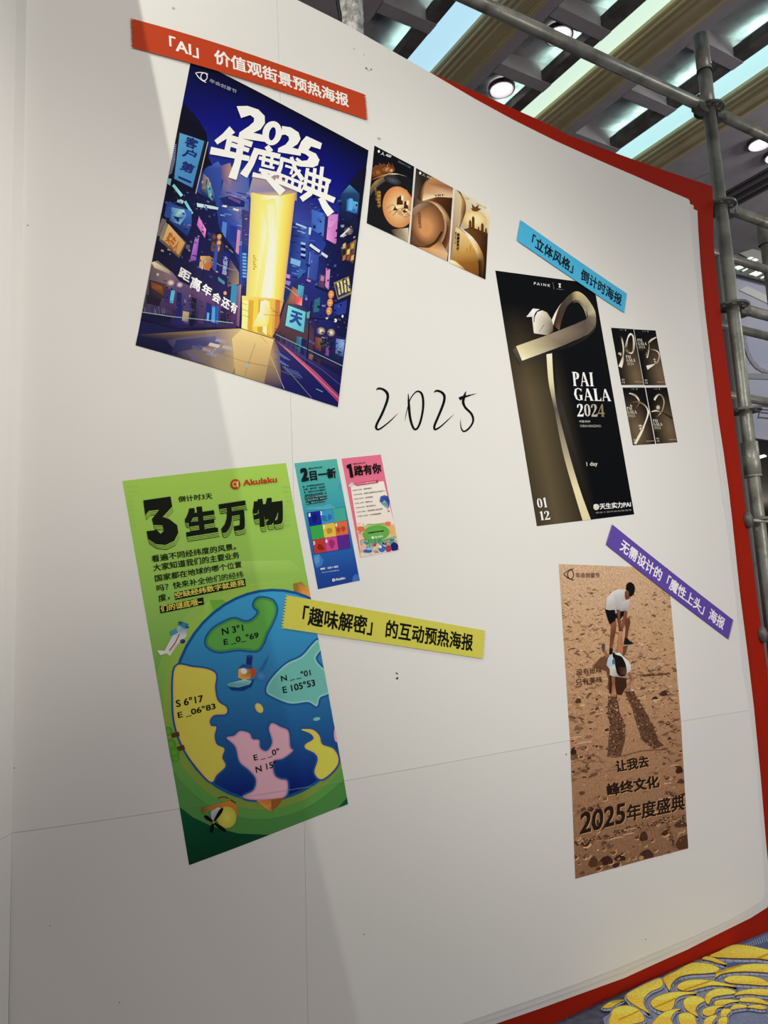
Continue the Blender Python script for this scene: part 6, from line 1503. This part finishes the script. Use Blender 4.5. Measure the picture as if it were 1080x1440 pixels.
# printed people
view(8, 830, 800)
p = Print()
p.poly([(20, 1100), (110, 1000), (200, 960), (260, 1200), (400, 1230), (400, 1330), (240, 1380), (190, 1350), (200, 1250), (180, 1150)], '6a4832'); p.poly([(370, 870), (420, 860), (395, 960), (360, 990)], '6a4832')
p.poly([(210, 1200), (400, 1200), (405, 1320), (350, 1420), (210, 1400)], '3c2418')
p.build('cast_shade', o, SANDINK, B1 * 2, r)
p = Print()
SK, SK2 = '8a5640', '6a3c2c'
p.poly([(218, 560), (290, 580), (285, 680), (270, 760), (248, 890), (215, 900), (222, 780), (230, 660)], [SK2, SK, SK2, SK2, SK, SK2, SK2, SK]); p.poly([(385, 560), (440, 545), (448, 600), (425, 700), (415, 790), (388, 780), (395, 680)], [SK2, SK, SK2, SK2, SK, SK2, SK2])
p.poly([(162, 455), (290, 450), (370, 470), (375, 520), (330, 570), (285, 550), (278, 580), (215, 625), (185, 540)], '0f0d12')
p.poly([(165, 455), (180, 330), (240, 260), (300, 230), (395, 235), (415, 330), (440, 340), (435, 420), (405, 500), (380, 470), (335, 480), (280, 505), (270, 460), (210, 465)], ['b8b4b0', 'd8d4d0', 'dcd8d2', 'e0dcd6', 'd4d0cc', 'b4b0ae', 'c8c4c0', 'b0acaa', 'a8a4a2', '9a9694', 'a4a09e', 'a09c9a', 'b0acaa', 'c0bcb8'])
p.poly([(265, 285), (300, 275), (350, 320), (345, 430), (332, 462), (285, 450)], ['cac6c2', 'd8d4d0', 'c4c0be', 'b4b0ae', 'a8a4a2', 'a8a4a2'])
p.poly([(290, 455), (335, 465), (330, 560), (355, 640), (362, 700), (322, 700), (308, 600)], [SK2, SK, SK2, SK, '4a2820', '4a2820', SK2]); p.poly([(380, 465), (412, 480), (400, 580), (372, 660), (340, 700), (355, 620)], [SK, SK2, SK2, SK, '4a2820', SK])
p.poly([(385, 250), (430, 250), (445, 310), (430, 340), (395, 350), (382, 310)], [SK2, SK, SK2, SK2, SK2, SK2])
p.poly([(400, 200), (412, 165), (450, 150), (488, 180), (497, 230), (485, 280), (450, 315), (432, 300), (425, 250), (400, 240)], '15100f', 3)
p.poly([(375, 830), (385, 775), (415, 780), (440, 810), (485, 835), (482, 850), (380, 858)], '17171c'); p.line([(370, 857), (430, 858), (486, 846)], 7, 'b8a890'); p.poly([(205, 960), (215, 890), (250, 895), (245, 960)], '17171c')
p.build('standing_person', o, INK, B1 * 2.4, r, label='printed person in white shirt and black shorts bending down')
p = Print()
p.poly([(320, 700), (355, 705), (358, 800), (362, 940), (295, 940), (305, 830)], ['c08a68', 'b87c58', 'a86a48', 'b87a5a', 'a86c4c', 'b87c5c'])
p.poly([(125, 850), (145, 832), (165, 860), (160, 900), (150, 940), (130, 910)], '5a4a48'); p.poly([(150, 900), (185, 930), (195, 990), (170, 1000)], '9a6a50')
p.poly([(178, 1080), (195, 1000), (240, 955), (320, 940), (365, 985), (420, 1030), (455, 1090), (450, 1150), (410, 1175), (400, 1230), (290, 1215), (218, 1195), (215, 1130)], ['a8c0cc', 'b4ccd4', 'c8d4d8', 'e4e4e0', 'd8d8d4', 'dcd8d2', 'd4d0ca', 'c4bfba', 'a8a29c', '7a6a62', '8a7a72', 'd0ccc6', 'bccad0'])
p.poly([(220, 1110), (270, 1090), (300, 1190), (265, 1215), (215, 1190)], ['d8d4ce', 'dcd8d2', 'a8a09a', 'c4beb8', 'ccc8c2'])
p.poly([(232, 1200), (275, 1210), (272, 1300), (290, 1420), (265, 1410), (245, 1435), (232, 1400), (240, 1300)], ['a06a50', '8a543e', '9a624a', 'c48e70', 'b88060', 'c08a6a', 'a86e54', '8a5640'])
p.poly([(420, 1175), (450, 1165), (490, 1250), (450, 1310), (430, 1360), (400, 1330), (415, 1290), (455, 1245)], ['8a5640', '9a644c', 'b07c60', 'a87058', 'c08a6a', 'b88062', 'a06a50', '8a543e'])
for k in range(4): p.line([(240 + k * 13, 1395), (232 + k * 16, 1440)], 7, 'b88062'); p.line([(408 + k * 11, 1330), (405 + k * 14, 1368)], 6, 'a8735a')
p.poly([(260, 940), (285, 965), (345, 985), (385, 1050), (402, 1120), (398, 1190), (350, 1210), (300, 1185), (280, 1110), (265, 1040), (245, 970)], '17110f', 3); p.poly([(310, 1100), (395, 1110), (398, 1190), (330, 1190)], ['2a1a14', '5a3626', '6a4430', '3a241a'])
p.poly([(240, 1030), (268, 1000), (275, 1060), (245, 1080)], '5a6a74')
p.build('lying_person', o, INK, B1 * 2.4, r, label='printed person in white shirt lying face down, arms stretched out')
# ================================================================ CARPET MOTIF
_wall_bz = bz; INKF = 1.5
def bz(p):   # sightings now land on the floor
    x, y = on_height(p[0] / _cm[0] + _cm[1], p[1] / _cm[0] + _cm[2], -HC)
    return x, y
def build_floor(pr, name, m):
    bm = bmesh.new(); cl = bm.loops.layers.float_color.new('Col')
    vs_ = [bm.verts.new((x * S, y * S, 0.0015 + lv * 2e-5)) for x, y, lv in pr.V]
    for f in pr.F:
        if len(set(f)) < 3: continue
        try: fa = bm.faces.new([vs_[i] for i in f])
        except ValueError: continue
        for l_, i in zip(fa.loops, f): l_[cl] = (*pr.C[i], 1)
    bm.normal_update()
    for f in bm.faces:
        if f.normal.z < 0: f.normal_flip()
    return mesh_obj(name, bm, m, floor)
view(4.909, 860, 1290)
Y1, Y2, BR = 'd6b32c', 'cba828', '8a6a34'
PETALS = [
 [(680, 282), (740, 250), (840, 205), (960, 212), (1090, 240), (1200, 262), (1200, 310), (1085, 306), (1000, 296), (900, 296), (780, 292)],
 [(628, 300), (660, 284), (720, 300), (795, 338), (740, 330), (680, 312)],
 [(362, 432), (450, 385), (560, 330), (680, 338), (742, 368), (720, 392), (640, 402), (540, 408), (460, 430), (415, 475), (402, 518), (372, 470)],
 [(718, 430), (740, 395), (830, 360), (960, 338), (1090, 340), (1200, 360), (1200, 420), (1090, 398), (950, 388), (830, 392), (760, 405)],
 [(780, 445), (810, 425), (880, 418), (980, 425), (1060, 450), (1090, 478), (1060, 486), (960, 478), (860, 472), (800, 462)],
 [(455, 492), (490, 465), (560, 448), (660, 448), (770, 470), (865, 495), (780, 488), (690, 485), (600, 505), (530, 522), (475, 515)],
 [(648, 570), (665, 540), (720, 512), (790, 508), (850, 525), (850, 542), (780, 552), (710, 565), (682, 590), (672, 615), (652, 600)],
 [(850, 556), (880, 530), (960, 512), (1050, 512), (1150, 528), (1150, 560), (1050, 555), (950, 545), (880, 550)],
 [(272, 610), (300, 575), (360, 548), (440, 532), (520, 532), (590, 540), (500, 552), (445, 580), (425, 640), (380, 666), (310, 650)],
 [(500, 600), (520, 575), (570, 562), (620, 570), (645, 592), (600, 620), (580, 660), (598, 700), (540, 670), (508, 640)],
 [(715, 600), (750, 588), (820, 584), (890, 594), (830, 604), (770, 622), (722, 626)],
 [(888, 580), (930, 570), (1000, 574), (1060, 595), (1100, 622), (1040, 612), (960, 602), (900, 598)],
 [(632, 660), (665, 640), (720, 628), (780, 630), (730, 645), (712, 680), (670, 698), (635, 685)],
 [(822, 655), (840, 628), (880, 618), (930, 626), (930, 640), (870, 648)],
 [(938, 638), (980, 624), (1040, 626), (1070, 645), (1040, 652), (980, 644)],
 [(755, 685), (770, 655), (810, 650), (825, 665), (800, 690), (790, 712), (760, 705)],
 [(105, 552), (200, 495), (330, 440), (355, 470), (340, 500), (270, 530), (230, 570), (222, 610), (240, 650), (270, 682), (200, 645), (130, 600)],
 [(0, 690), (20, 650), (90, 628), (160, 640), (208, 680), (212, 740), (0, 760)],
 [(-60, 640), (0, 600), (85, 588), (40, 612), (0, 640)],
 [(290, 760), (330, 700), (400, 660), (480, 652), (440, 670), (410, 720), (420, 770)],
 [(465, 700), (500, 680), (550, 684), (580, 720), (580, 770), (490, 770)],
 [(648, 725), (690, 700), (730, 698), (700, 740), (690, 780), (640, 770)], [(742, 725), (770, 708), (800, 712), (795, 760), (745, 760)],
]
p = Print()
p.poly([(-60, 700), (400, 380), (840, 180), (1080, 90), (1400, 0), (1500, 800), (0, 900)], '767c92')
for (x0, y0, x1, y1, n, dx, dy, c) in ((870, 190, 1090, 95, 16, 34, 20, '3a4668'), (860, 215, 1100, 215, 14, 10, -60, '4a5676'), (5, 600, 120, 560, 10, 30, 40, '20263f')):
    for k in range(n):
        t = k / (n - 1); p.line([(x0 + (x1 - x0) * t, y0 + (y1 - y0) * t), (x0 + (x1 - x0) * t + dx, y0 + (y1 - y0) * t + dy)], 9, c)
p.poly([(780, 330), (860, 308), (1000, 312), (1090, 325), (1000, 332), (860, 345), (760, 372), (740, 350)], '4a567a'); p.poly([(860, 200), (1100, 100), (1100, 235), (960, 212)], '4c5a7c')
for k in range(15): t = k / 14; x = 885 + 210 * t; p.line([(x, 205 - 95 * t), (x + 12, 222 - 70 * t + 12 * t)], 7, '8592ac')
p.poly([(800, 690), (880, 665), (1000, 668), (1100, 700), (1100, 800), (800, 800)], '6e7590')
# ribbed halos round the petals
random.seed(2)
for q in PETALS:
    cx = sum(a for a, _ in q) / len(q); cy = sum(b for _, b in q) / len(q)
    P = spline(q, True, 4)
    p.line([(cx + (x - cx) * 1.02, cy + (y - cy) * 1.06 + 6) for x, y in P], 22, '8b92a8', 0, True)
    for i in range(0, len(P), 2):
        x, y = P[i]
        if y > cy - 4: p.line([(x, y), (x + 6, y + 24)], 5, '555c78')
for k in range(7): p.line([(430 + k * 14, 470 + k * 2), (455 + k * 13, 440 + k * 2)], 4, '565e7c')
for q in PETALS:
    P = spline(q, True, 5); p.line(P, 7, BR, 0, True)
    p.poly(P, [('dcc052' if y < sum(b for _, b in q) / len(q) else 'ceae42') for x, y in P])
for a, b in (((720, 402), (905, 345)), ((500, 520), (700, 450)), ((300, 640), (450, 575)), ((1010, 300), (1100, 262)), ((50, 728), (200, 660)), ((0, 610), (80, 590))):
    p.line([a, b], 11, 'ab8c24')
CARPETINK = ink_mat('carpet_dye', 0.95, 0.02, grain=0.16, gscale=120)
build_floor(p, 'carpet_motif', CARPETINK)['kind'] = 'structure'
bz = _wall_bz; INKF = 1.10
